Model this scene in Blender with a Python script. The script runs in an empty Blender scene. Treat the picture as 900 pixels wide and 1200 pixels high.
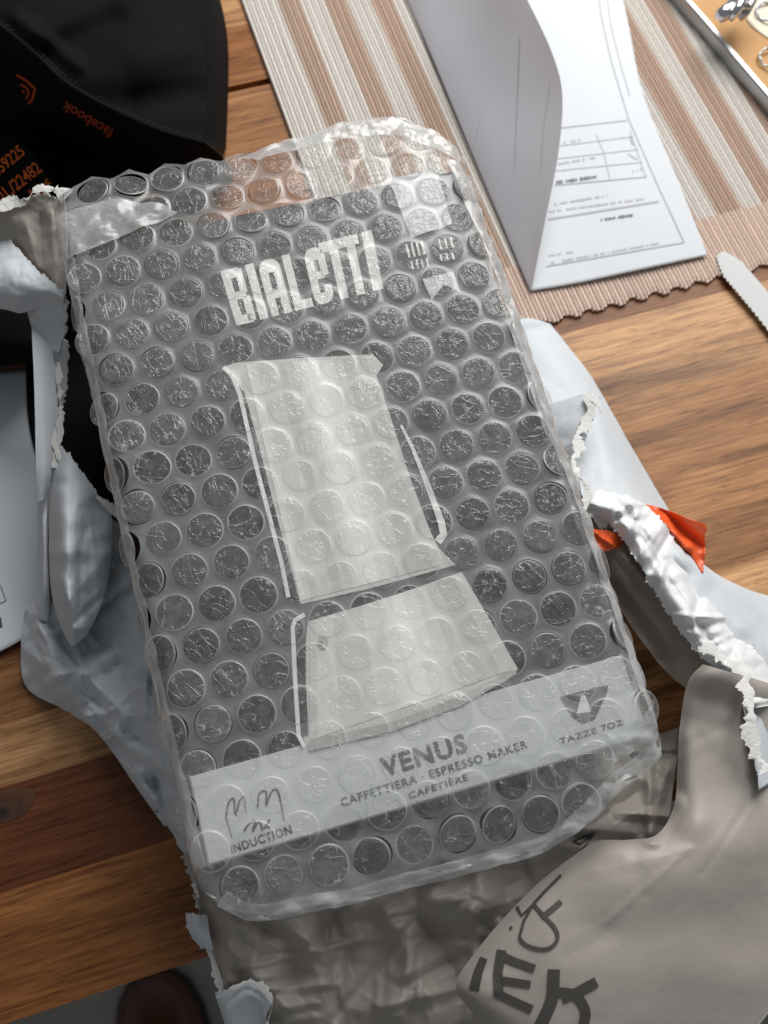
import bpy, bmesh, math, random
from mathutils import Vector, Matrix, noise
from mathutils.bvhtree import BVHTree
from mathutils.geometry import tessellate_polygon
random.seed(7)
scene = bpy.context.scene
COL = scene.collection

# ------------------------------------------------------------------ camera
FPX, HCAM = 1118.0, 0.365          # focal length in photo pixels, lens height above the table (m)
RW = Matrix(((0.95523831, -0.26816915, 0.12492032),
             (-0.29547323, -0.88577943, 0.35789715),
             (0.01467487, -0.37878767, -0.92536725)))
CAM = Vector((0, 0, HCAM))
cd = bpy.data.cameras.new('camera')
cd.sensor_fit = 'VERTICAL'; cd.sensor_height = 36.0; cd.sensor_width = 27.0
cd.lens = FPX / 1200 * 36.0
cd.clip_start = 0.01; cd.clip_end = 50
cam = bpy.data.objects.new('camera', cd); COL.objects.link(cam)
mw = Matrix.Identity(4)
for i in range(3):
    mw[i][0] = RW[i][0]; mw[i][1] = -RW[i][1]; mw[i][2] = -RW[i][2]; mw[i][3] = CAM[i]
cam.matrix_world = mw
cd.dof.use_dof = True; cd.dof.focus_distance = 0.318; cd.dof.aperture_fstop = 13.0
scene.camera = cam

# ------------------------------------------------------------------ light (indoor, window up and to the right)
world = bpy.data.worlds.new('World'); scene.world = world; world.use_nodes = True
bg = world.node_tree.nodes['Background']
bg.inputs[0].default_value = (0.93, 0.97, 1.0, 1); bg.inputs[1].default_value = 0.175
def area_light(name, loc, target, sx, sy, power, col):
    l = bpy.data.lights.new(name, 'AREA'); l.shape = 'RECTANGLE'; l.size = sx; l.size_y = sy
    l.energy = power; l.color = col
    o = bpy.data.objects.new(name, l); COL.objects.link(o)
    o.location = loc
    o.rotation_euler = (Vector(target) - Vector(loc)).to_track_quat('-Z', 'Y').to_euler()
    return o
area_light('window_light', (0.57, 0.77, 0.78), (0.12, 0.2, 0.0), 0.70, 0.80, 15.5, (1.0, 0.985, 0.96))
scene.view_settings.view_transform = 'Standard'
scene.view_settings.look = 'None'
scene.view_settings.exposure = 0.0
scene.view_settings.gamma = 1.0
scene.render.engine = 'CYCLES'
scene.cycles.transparent_max_bounces = 24
scene.cycles.max_bounces = 6
scene.cycles.diffuse_bounces = 3
scene.cycles.glossy_bounces = 3
scene.cycles.sample_clamp_indirect = 4.0

# ------------------------------------------------------------------ helpers
def ray(px, py): return RW @ Vector((px - 450, py - 600, FPX))
def P(px, py, z=0.0):
    """point at height z that lies on the sight line of a photo pixel"""
    d = ray(px, py); return CAM + d * ((z - HCAM) / d.z)
def lerp(a, b, t): return a + (b - a) * t

def mat(name, col=(0.5, 0.5, 0.5), rough=0.6, metal=0.0, spec=0.5):
    m = bpy.data.materials.new(name); m.use_nodes = True
    b = m.node_tree.nodes['Principled BSDF']
    b.inputs['Base Color'].default_value = (*col, 1); b.inputs['Roughness'].default_value = rough
    b.inputs['Metallic'].default_value = metal; b.inputs['Specular IOR Level'].default_value = spec
    return m
class NT:
    def __init__(s, m): s.t = m.node_tree; s.b = s.t.nodes['Principled BSDF']
    def n(s, typ, **kw):
        x = s.t.nodes.new(typ)
        for k, v in kw.items():
            if k.startswith('i_'):
                key = k[2:].replace('_', ' ')
                x.inputs[int(key) if key.isdigit() else key].default_value = v
            else: setattr(x, k, v)
        return x
    def l(s, a, b): s.t.links.new(a, b)
    def mapping(s, scale, coord='Object'):
        tc = s.n('ShaderNodeTexCoord'); mp = s.n('ShaderNodeMapping'); mp.inputs['Scale'].default_value = scale
        s.l(tc.outputs[coord], mp.inputs[0]); return mp.outputs[0]
    def noise(s, vec, scale, detail=4, rough=0.55, dist=0.0):
        x = s.n('ShaderNodeTexNoise', i_Scale=scale, i_Detail=detail, i_Roughness=rough, i_Distortion=dist)
        s.l(vec, x.inputs['Vector']); return x.outputs['Fac']
    def ramp(s, fac, stops):
        r = s.n('ShaderNodeValToRGB'); e = r.color_ramp.elements
        while len(e) < len(stops): e.new(0.5)
        for k, (p, c) in enumerate(stops):
            e[k].position = p; e[k].color = (*c, 1) if len(c) == 3 else c
        s.l(fac, r.inputs[0]); return r.outputs[0]
    def bump(s, h, strength, dist):
        b = s.n('ShaderNodeBump', i_Strength=strength, i_Distance=dist)
        s.l(h, b.inputs['Height']); s.l(b.outputs[0], s.b.inputs['Normal']); return b
    def mix(s, fac, a, b, blend='MIX'):
        m = s.n('ShaderNodeMix', data_type='RGBA', blend_type=blend)
        for sock, v in ((m.inputs[0], fac), (m.inputs[6], a), (m.inputs[7], b)):
            if hasattr(v, 'links'): s.l(v, sock)
            else: sock.default_value = v if not isinstance(v, tuple) else ((*v, 1) if len(v) == 3 else v)
        return m.outputs[2]

def link(name, verts, faces, mats, parent=None, smooth=False, mi=None):
    me = bpy.data.meshes.new(name); me.from_pydata([tuple(v) for v in verts], [], faces)
    if not isinstance(mats, (list, tuple)): mats = [mats]
    for m in mats: me.materials.append(m)
    if mi: me.polygons.foreach_set('material_index', mi)
    if smooth: me.polygons.foreach_set('use_smooth', [True] * len(me.polygons))
    me.update()
    o = bpy.data.objects.new(name, me); COL.objects.link(o)
    if parent is not None: attach(o, parent)
    return o
ORIGIN = {}
def attach(o, parent):
    o.parent = parent
    loc = ORIGIN.get(parent.name)
    o.matrix_parent_inverse = Matrix.Translation(-loc) if loc is not None else Matrix.Identity(4)
def thing(name, label, cat, loc=(0, 0, 0), group=None):
    o = bpy.data.objects.new(name, None); COL.objects.link(o); o.empty_display_size = 0.02
    o.location = loc; ORIGIN[o.name] = Vector(loc)
    o['label'] = label; o['category'] = cat
    if group: o['group'] = group
    return o
def tag(o, label, cat, group=None):
    o['label'] = label; o['category'] = cat
    if group: o['group'] = group
    return o
def box_mesh(x0, x1, y0, y1, z0, z1, bev=0.0):
    """box with chamfered top edges"""
    b = bev
    v = [(x0, y0, z0), (x1, y0, z0), (x1, y1, z0), (x0, y1, z0),
         (x0, y0, z1 - b), (x1, y0, z1 - b), (x1, y1, z1 - b), (x0, y1, z1 - b)]
    f = [(0, 3, 2, 1), (0, 1, 5, 4), (1, 2, 6, 5), (2, 3, 7, 6), (3, 0, 4, 7)]
    if b > 0:
        v += [(x0 + b, y0 + b, z1), (x1 - b, y0 + b, z1), (x1 - b, y1 - b, z1), (x0 + b, y1 - b, z1)]
        f += [(4, 5, 9, 8), (5, 6, 10, 9), (6, 7, 11, 10), (7, 4, 8, 11), (8, 9, 10, 11)]
    else: f += [(4, 5, 6, 7)]
    return v, f
def cr(a, b, c, d, t):
    return 0.5 * (2 * b + (c - a) * t + (2 * a - 5 * b + 4 * c - d) * t * t + (3 * b - a - 3 * c + d) * t ** 3)
def spline(pts, n):
    """Catmull-Rom through points (tuples), n samples"""
    m = len(pts); out = []
    for k in range(n):
        s = k / (n - 1) * (m - 1); i = min(int(s), m - 2); t = s - i
        g = [pts[max(0, min(m - 1, j))] for j in (i - 1, i, i + 1, i + 2)]
        out.append(tuple(cr(g[0][q], g[1][q], g[2][q], g[3][q], t) for q in range(len(pts[0]))))
    return out
def turb(p, sc, seed, octs=4):
    q = Vector((p[0] * sc + seed * 7.3, p[1] * sc - seed * 3.1, p[2] * sc + seed))
    a, s = 0.0, 1.0
    for _ in range(octs):
        a += (abs(noise.noise(q)) * 2 - 0.5) * s; q = q * 2.07 + Vector((3.1, 1.7, 9.2)); s *= 0.5
    return a
def crumple(p, sc, seed):
    q = Vector((p[0] * sc + seed * 5.7, p[1] * sc + seed * 2.3, p[2] * sc))
    d, _ = noise.voronoi(q + noise.noise_vector(q * 1.3) * 0.25)
    return (d[1] - d[0])            # faceted: zero along creases
def segd(x, y, s):
    x0, y0, x1, y1 = s[:4]; dx, dy = x1 - x0, y1 - y0
    t = max(0, min(1, ((x - x0) * dx + (y - y0) * dy) / (dx * dx + dy * dy)))
    return math.hypot(x - x0 - t * dx, y - y0 - t * dy)

def sheet(name, rows, nu, nv, mats, parent, creases=(), torn='', jag=5.0, amp=0.0006, csc=60, camp=0.0008,
          thick=0.00028, seed=0, fsc=None, folds=0, fold_amp=.002, fold_w=(9, 24)):
    """paper or cloth sheet through rows of (photo px, px, height) points; two-sided and of real thickness.
       torn: any of t b l r (first row, last row, first column, last column) gets a ragged edge"""
    fine = []
    cols = [spline(r, nu) for r in rows]
    for k in range(nu):
        fine.append(spline([c[k] for c in cols], nv))
    V = []
    creases = list(creases)
    if folds:
        rf = random.Random(seed * 31 + 1); fl_ = [q for c in fine for q in c]
        for _ in range(folds):
            x0, y0, _z = rf.choice(fl_); an = rf.uniform(0, math.pi); ln = rf.uniform(25, 90)
            creases.append((x0 - ln * math.cos(an), y0 - ln * math.sin(an), x0 + ln * math.cos(an), y0 + ln * math.sin(an), rf.choice((-1, 1)) * fold_amp * rf.uniform(.4, 1.2), rf.uniform(*fold_w)))
    for j in range(nv):
        for i in range(nu):
            x, y, z = fine[i][j]
            for s in creases:
                d = segd(x, y, s); w = s[5]
                if d < w:
                    k = 1 - d / w
                    z += s[4] * (k if len(s) < 7 else k * k * (3 - 2 * k))
            V.append([x, y, z])
    def at(i, j): return V[j * nu + i]
    rnd = random.Random(seed * 13 + 5)
    def ragged(seq_edge, seq_in):
        ph = rnd.random() * 50
        for k, (e, q) in enumerate(zip(seq_edge, seq_in)):
            a, b = at(*e), at(*q)
            dx, dy = a[0] - b[0], a[1] - b[1]; L = math.hypot(dx, dy) or 1
            r = jag * (noise.noise(Vector((k * 0.23, ph, 0))) + 0.9 * noise.noise(Vector((k * 0.71, ph, 4))) + 0.6 * (rnd.random() - 0.5))
            a[0] += dx / L * r; a[1] += dy / L * r; a[2] += 0.0002 * r * rnd.random()
    if 't' in torn: ragged([(i, 0) for i in range(nu)], [(i, 3) for i in range(nu)])
    if 'b' in torn: ragged([(i, nv - 1) for i in range(nu)], [(i, nv - 4) for i in range(nu)])
    if 'l' in torn: ragged([(0, j) for j in range(nv)], [(3, j) for j in range(nv)])
    if 'r' in torn: ragged([(nu - 1, j) for j in range(nv)], [(nu - 4, j) for j in range(nv)])
    W = []
    for x, y, z in V:
        p = P(x, y, z)
        if amp or camp:
            p.z += amp * turb(p, fsc or 45, seed) + camp * (crumple(p, csc, seed) - 0.35) + 0.45 * camp * (crumple(p, csc * 2.3, seed + 3) - 0.35)
        W.append(p)
    F = []
    for j in range(nv - 1):
        for i in range(nu - 1):
            a = j * nu + i
            F.append((a, a + nu, a + nu + 1, a + 1))
    nrm = [Vector() for _ in W]
    for f in F:
        n = (W[f[1]] - W[f[0]]).cross(W[f[3]] - W[f[0]])
        for q in f: nrm[q] += n
    avg = sum(nrm, Vector())
    if avg.z < 0:
        F = [tuple(reversed(f)) for f in F]; nrm = [-n for n in nrm]
    if thick == 0:
        return link(name, W, F, mats[0], parent, smooth=True), BVHTree.FromPolygons([tuple(w) for w in W], F)
    N = len(W)
    W2 = [w - n.normalized() * thick for w, n in zip(W, nrm)]
    mi = [0] * len(F)
    nF = len(F)
    F2 = [tuple(q + N for q in reversed(f)) for f in F]; mi += [1] * nF
    ring = [i for i in range(nu)] + [j * nu + nu - 1 for j in range(1, nv)] + [(nv - 1) * nu + i for i in range(nu - 2, -1, -1)] + [j * nu for j in range(nv - 2, 0, -1)]
    F3 = []
    for k in range(len(ring)):
        a, b = ring[k], ring[(k + 1) % len(ring)]
        F3.append((a, b, b + N, a + N)); mi.append(2 if len(mats) > 2 else 0)
    o = link(name, W + W2, F + F2 + F3, mats, parent, smooth=True, mi=mi)
    bv = BVHTree.FromPolygons([tuple(w) for w in W], F)
    return o, bv

def drape(bv, px, py, eps):
    """lay a photo-pixel point on a built surface"""
    d = ray(px, py).normalized(); h, n, i, t = bv.ray_cast(CAM, d)
    if h is None: return None
    return h - d * eps
def print_mesh(name, polys, bv, m, parent, eps=0.00035):
    """flat print: list of (points, faces) in photo px laid onto a surface"""
    V, F = [], []
    for pts, faces in polys:
        w = [drape(bv, x, y, eps) for x, y in pts]
        idx = {}
        for k, p in enumerate(w):
            if p is not None: idx[k] = len(V); V.append(p)
        for f in faces:
            if all(q in idx for q in f): F.append(tuple(idx[q] for q in f))
    if not F: return None
    return link(name, V, F, m, parent)
def stroke(pts, w, step=4.0, w2=None):
    """ribbon along a polyline, px"""
    P2 = []
    for k in range(len(pts) - 1):
        (x0, y0), (x1, y1) = pts[k], pts[k + 1]; n = max(1, int(math.hypot(x1 - x0, y1 - y0) / step))
        for q in range(n): P2.append((lerp(x0, x1, q / n), lerp(y0, y1, q / n)))
    P2.append(pts[-1]); V = []; F = []; M = len(P2)
    for k, (x, y) in enumerate(P2):
        a = P2[max(0, k - 1)]; b = P2[min(M - 1, k + 1)]
        dx, dy = b[0] - a[0], b[1] - a[1]; L = math.hypot(dx, dy) or 1
        ww = (w if w2 is None else lerp(w, w2, k / (M - 1))) / 2
        V += [(x - dy / L * ww, y + dx / L * ww), (x + dy / L * ww, y - dx / L * ww)]
        if k: F.append((2 * k - 2, 2 * k - 1, 2 * k + 1, 2 * k))
    return V, F
def poly(pts):
    t = tessellate_polygon([[Vector((x, y, 0)) for x, y in pts]])
    return list(pts), [tuple(f) for f in t]
def tess_fine(pts, step=10.0):
    """polygon clipped to a fine grid so that it can follow a surface"""
    V, F = poly(pts)
    bm = bmesh.new(); vs = [bm.verts.new((x, y, 0)) for x, y in V]
    for f in F:
        try: bm.faces.new([vs[q] for q in f])
        except ValueError: pass
    for _ in range(5):
        es = [e for e in bm.edges if e.calc_length() > step]
        if not es: break
        bmesh.ops.subdivide_edges(bm, edges=es, cuts=1)
        bmesh.ops.triangulate(bm, faces=[f for f in bm.faces if len(f.verts) > 3])
    bm.verts.index_update()
    out = [(v.co.x, v.co.y) for v in bm.verts], [tuple(v.index for v in f.verts) for f in bm.faces]
    bm.free(); return out
def glyphs(s, offset=0.0, spacing=1.0):
    c = bpy.data.curves.new('lettering_curve', 'FONT'); c.body = s; c.offset = offset; c.space_character = spacing
    c.resolution_u = 3; c.fill_mode = 'FRONT'
    o = bpy.data.objects.new('lettering_curve', c); COL.objects.link(o)
    dg = bpy.context.evaluated_depsgraph_get(); me = bpy.data.meshes.new_from_object(o.evaluated_get(dg))
    V = [(v.co.x, v.co.y) for v in me.vertices]; F = [tuple(p.vertices) for p in me.polygons]
    bpy.data.objects.remove(o); bpy.data.curves.remove(c); bpy.data.meshes.remove(me)
    return V, F
def text_px(s, a, b, h, offset=0.0, spacing=1.0):
    """text whose baseline runs from photo px a to px b with capital height h px"""
    V, F = glyphs(s, offset, spacing)
    x0 = min(v[0] for v in V); x1 = max(v[0] for v in V); y1 = max(v[1] for v in V)
    dx, dy = b[0] - a[0], b[1] - a[1]; L = math.hypot(dx, dy); ux, uy = dx / L, dy / L
    out = []
    for x, y in V:
        s_, t = (x - x0) / (x1 - x0) * L, y / max(y1, 0.6) * h
        out.append((a[0] + ux * s_ + uy * t, a[1] + uy * s_ - ux * t))
    return out, F
def fibre(name, line, width, m, parent, seed, side=1, step=1.3, lift=0.0012):
    lift *= 0.45; width *= 1.15
    """frayed white paper fibre along a tear: line of (px, px, height)"""
    n = max(8, int(sum(math.dist(line[k][:2], line[k + 1][:2]) for k in range(len(line) - 1)) / step))
    pts = spline(line, n); rnd = random.Random(seed); V = []; F = []
    for k, (x, y, z) in enumerate(pts):
        a, b = pts[max(0, k - 1)], pts[min(n - 1, k + 1)]
        dx, dy = b[0] - a[0], b[1] - a[1]; L = math.hypot(dx, dy) or 1; nx, ny = -dy / L * side, dx / L * side
        w = width * (0.42 + 1.5 * noise.noise(Vector((k * 0.05, seed, 0))) + 0.5 * abs(noise.noise(Vector((k * 0.16, seed, 3)))) + 0.3 * noise.noise(Vector((k * 0.5, seed, 5))) + 0.12 * rnd.random())
        w = max(0.6, w); s0 = width * 0.35 * noise.noise(Vector((k * 0.11, seed, 9)))
        for q, t in enumerate((-0.35, 0.1, 0.55, 1.0)):
            d = s0 + w * t
            V.append(P(x + nx * d, y + ny * d, z + lift * (0.25 * math.sin(t * 2.2 + 0.6) + 0.22 * rnd.random() * (q / 3) + 1.3 * noise.noise(Vector((k * 0.035, q * 0.25, seed))))))
        if k:
            for q in range(3):
                c = 4 * (k - 1) + q; F.append((c, c + 1, c + 5, c + 4))
    return link(name, V, F, m, parent, smooth=True)

# ------------------------------------------------------------------ materials
# table wood: tone of each stave comes from its object colour
M_wood = mat('acacia_wood', rough=0.42, spec=0.25)
t = NT(M_wood)
oi = t.n('ShaderNodeObjectInfo')
tc = t.n('ShaderNodeTexCoord')
def wood_vec(scale):
    add = t.n('ShaderNodeVectorMath', operation='ADD')
    mul = t.n('ShaderNodeVectorMath', operation='SCALE'); mul.inputs['Scale'].default_value = 3.7
    cmb = t.n('ShaderNodeCombineXYZ'); t.l(oi.outputs['Random'], cmb.inputs[0]); t.l(oi.outputs['Random'], cmb.inputs[1]); t.l(oi.outputs['Random'], cmb.inputs[2])
    t.l(cmb.outputs[0], mul.inputs[0]); t.l(tc.outputs['Object'], add.inputs[0]); t.l(mul.outputs[0], add.inputs[1])
    mp = t.n('ShaderNodeMapping'); mp.inputs['Scale'].default_value = scale; t.l(add.outputs[0], mp.inputs[0]); return mp.outputs[0]
big = t.noise(wood_vec((5, 34, 20)), 1.0, 5, 0.55, 0.8)
mid = t.noise(wood_vec((16, 260, 60)), 1.0, 6, 0.65, 0.9)
fin = t.noise(wood_vec((45, 800, 300)), 1.0, 3, 0.6, 0.4)
pore = t.noise(wood_vec((110, 1100, 300)), 1.0, 2, 0.5, 0.0)
c1 = t.ramp(big, [(0.30, (0.30, 0.24, 0.20)), (0.46, (0.84, 0.80, 0.76)), (0.66, (1.25, 1.28, 1.30))])
c2 = t.ramp(mid, [(0.33, (0.52, 0.45, 0.41)), (0.5, (0.94, 0.93, 0.92)), (0.68, (1.15, 1.17, 1.19))])
c3 = t.ramp(fin, [(0.3, (0.66, 0.61, 0.57)), (0.6, (1.08, 1.08, 1.08))])
c4 = t.ramp(pore, [(0.30, (0.45, 0.40, 0.36)), (0.38, (1, 1, 1))])
m1 = t.mix(1.0, oi.outputs['Color'], c1, 'MULTIPLY'); m2 = t.mix(1.0, m1, c2, 'MULTIPLY'); m3 = t.mix(1.0, m2, c3, 'MULTIPLY'); m4 = t.mix(0.8, m3, c4, 'MULTIPLY')
t.l(m4, t.b.inputs['Base Color'])
rr = t.n('ShaderNodeMapRange', i_To_Min=0.34, i_To_Max=0.55); t.l(mid, rr.inputs[0]); t.l(rr.outputs[0], t.b.inputs['Roughness'])
t.bump(mid, 0.12, 0.0006)

M_knot = mat('wood_knot', (0.03, 0.012, 0.006), 0.5)
t = NT(M_knot)
gr = t.n('ShaderNodeTexGradient', gradient_type='SPHERICAL'); mpk = t.n('ShaderNodeMapping'); tck = t.n('ShaderNodeTexCoord'); t.l(tck.outputs['Object'], mpk.inputs[0])
mpk.inputs['Scale'].default_value = (80, 130, 0)
nzk = t.n('ShaderNodeTexNoise', i_Scale=260.0, i_Detail=4.0); t.l(tck.outputs['Object'], nzk.inputs['Vector'])
adk = t.n('ShaderNodeVectorMath', operation='MULTIPLY_ADD'); adk.inputs[1].default_value = (0.5, 0.5, 0); t.l(nzk.outputs['Color'], adk.inputs[0]); t.l(mpk.outputs[0], adk.inputs[2]); t.l(adk.outputs[0], gr.inputs[0])
t.l(t.ramp(gr.outputs['Fac'], [(0.0, (0.105, 0.036, 0.013)), (0.45, (0.05, 0.018, 0.007)), (0.62, (0.075, 0.028, 0.011)), (0.9, (0.012, 0.005, 0.002))]), t.b.inputs['Base Color'])

M_floor = mat('floor_tile', (0.1, 0.095, 0.085), 0.45)
t = NT(M_floor)
t.l(t.ramp(t.noise(t.mapping((1, 1, 1)), 7, 6, 0.6), [(0.3, (0.27, 0.265, 0.24)), (0.7, (0.40, 0.39, 0.355))]), t.b.inputs['Base Color'])
M_grout = mat('floor_grout', (0.2, 0.19, 0.175), 0.9)

def paper_mat(name, c0, c1, rough, bump=0.25, sc=220, spec=0.4):
    m = mat(name, c0, rough, spec=spec); t = NT(m)
    v = t.mapping((1, 1, 1))
    t.l(t.ramp(t.noise(v, 26, 6, 0.6), [(0.3, c0), (0.72, c1)]), t.b.inputs['Base Color'])
    t.bump(t.noise(v, sc, 6, 0.65), bump, 0.0007)
    return m
M_outer = paper_mat('mailer_outer_face', (0.58, 0.625, 0.67), (0.67, 0.705, 0.74), 0.6)
M_inner = paper_mat('mailer_inner_face', (0.375, 0.338, 0.305), (0.435, 0.396, 0.360), 0.45)
M_fibre = paper_mat('torn_paper_fibre', (0.74, 0.73, 0.71), (0.84, 0.83, 0.81), 0.9, 0.8, 500, 0.1)
M_paper = paper_mat('white_office_paper', (0.69, 0.72, 0.75), (0.72, 0.745, 0.775), 0.7, 0.06, 300, 0.2)
M_paper_back = paper_mat('office_paper_back', (0.63, 0.62, 0.66), (0.67, 0.66, 0.70), 0.75, 0.06, 300, 0.2)
def see_through(m, col, fac):
    nt = m.node_tree; out = nt.nodes['Material Output']; b = nt.nodes['Principled BSDF']
    tl = nt.nodes.new('ShaderNodeBsdfTranslucent'); tl.inputs[0].default_value = (*col, 1)
    mx = nt.nodes.new('ShaderNodeMixShader'); mx.inputs[0].default_value = fac
    nt.links.new(b.outputs[0], mx.inputs[1]); nt.links.new(tl.outputs[0], mx.inputs[2]); nt.links.new(mx.outputs[0], out.inputs[0]); return m
see_through(M_paper_back, (0.74, 0.72, 0.76), 0.36)
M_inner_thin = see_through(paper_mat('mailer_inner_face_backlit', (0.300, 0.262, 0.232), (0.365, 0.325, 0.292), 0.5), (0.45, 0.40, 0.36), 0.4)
M_sheet = paper_mat('pale_blue_card', (0.66, 0.70, 0.76), (0.70, 0.74, 0.79), 0.6, 0.04, 300, 0.3)
M_greyink = mat('grey_toner', (0.46, 0.47, 0.50), 0.7)
M_darkink = mat('dark_toner', (0.11, 0.115, 0.13), 0.7)
M_showthrough = mat('print_showing_through', (0.50, 0.49, 0.53), 0.75)
M_mailink = mat('mailer_print', (0.072, 0.066, 0.060), 0.55)
M_boxblack = paper_mat('black_carton_print', (0.016, 0.016, 0.017), (0.024, 0.024, 0.025), 0.42, 0.03, 300, 0.4)
M_boxband = paper_mat('pale_carton_print', (0.62, 0.63, 0.64), (0.67, 0.68, 0.69), 0.45, 0.03, 300, 0.4)
M_white = mat('white_carton_print', (0.90, 0.88, 0.84), 0.5)
M_steel = [mat('pot_print_tone', c, 0.5) for c in ((0.70, 0.675, 0.64), (0.93, 0.915, 0.89), (0.46, 0.44, 0.415))]
M_ink = mat('carton_lettering', (0.075, 0.075, 0.078), 0.5)
M_orange_print = mat('orange_fabric_print', (0.78, 0.15, 0.02), 0.75)
M_orange_dim = mat('orange_fabric_print_dark', (0.48, 0.07, 0.012), 0.8)  # darker orange for the print on the front panel

M_fabric = mat('black_woven_nylon', (0.012, 0.012, 0.013), 0.95, spec=0.04)
t = NT(M_fabric)
def weave(t, sc):
    v = t.mapping((1, 1, 1)); a = t.n('ShaderNodeTexWave', wave_type='BANDS', bands_direction='DIAGONAL', i_Scale=sc, i_Distortion=0.6)
    b = t.n('ShaderNodeTexWave', wave_type='BANDS', bands_direction='X', i_Scale=sc * 0.8, i_Distortion=0.6)
    t.l(v, a.inputs[0]); t.l(v, b.inputs[0])
    return t.mix(0.5, a.outputs['Fac'], b.outputs['Fac'])
wv = weave(t, 480)
t.l(t.ramp(wv, [(0.2, (0.007, 0.007, 0.0075)), (0.8, (0.015, 0.015, 0.016))]), t.b.inputs['Base Color'])
t.bump(wv, 0.3, 0.0003)
M_thread = mat('black_thread', (0.014, 0.014, 0.015), 0.8, spec=0.1)

M_cord = mat('placemat_cord', rough=0.9, spec=0.1)
t = NT(M_cord)
geo = t.n('ShaderNodeNewGeometry'); sx = t.n('ShaderNodeSeparateXYZ'); t.l(geo.outputs['Position'], sx.inputs[0])
at = t.n('ShaderNodeVertexColor', layer_name='tint')
v = t.mapping((1, 1, 1))
fz = t.ramp(t.noise(v, 900, 3, 0.7), [(0.3, (0.78, 0.77, 0.76)), (0.7, (1.08, 1.08, 1.08))])
t.l(t.mix(1.0, at.outputs['Color'], fz, 'MULTIPLY'), t.b.inputs['Base Color'])
t.bump(t.noise(v, 1100, 3, 0.7), 0.5, 0.0005)

M_orangefilm = mat('orange_plastic_film', (0.86, 0.125, 0.028), 0.35)
NT(M_orangefilm).b.inputs['Subsurface Weight'].default_value = 0.0
M_leather = mat('brown_shoe_leather', (0.085, 0.030, 0.020), 0.32)
M_sole = mat('dark_shoe_sole', (0.012, 0.010, 0.009), 0.7)
M_chrome = mat('chrome', (0.72, 0.73, 0.76), 0.16, 1.0)
M_rim = mat('brushed_zinc_rim', (0.46, 0.48, 0.50), 0.38, 0.85)
M_tan = paper_mat('tan_cork_board', (0.50, 0.27, 0.11), (0.60, 0.35, 0.15), 0.7, 0.2, 200, 0.3)
M_cream = mat('cream_paper', (0.78, 0.70, 0.56), 0.7)

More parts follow.
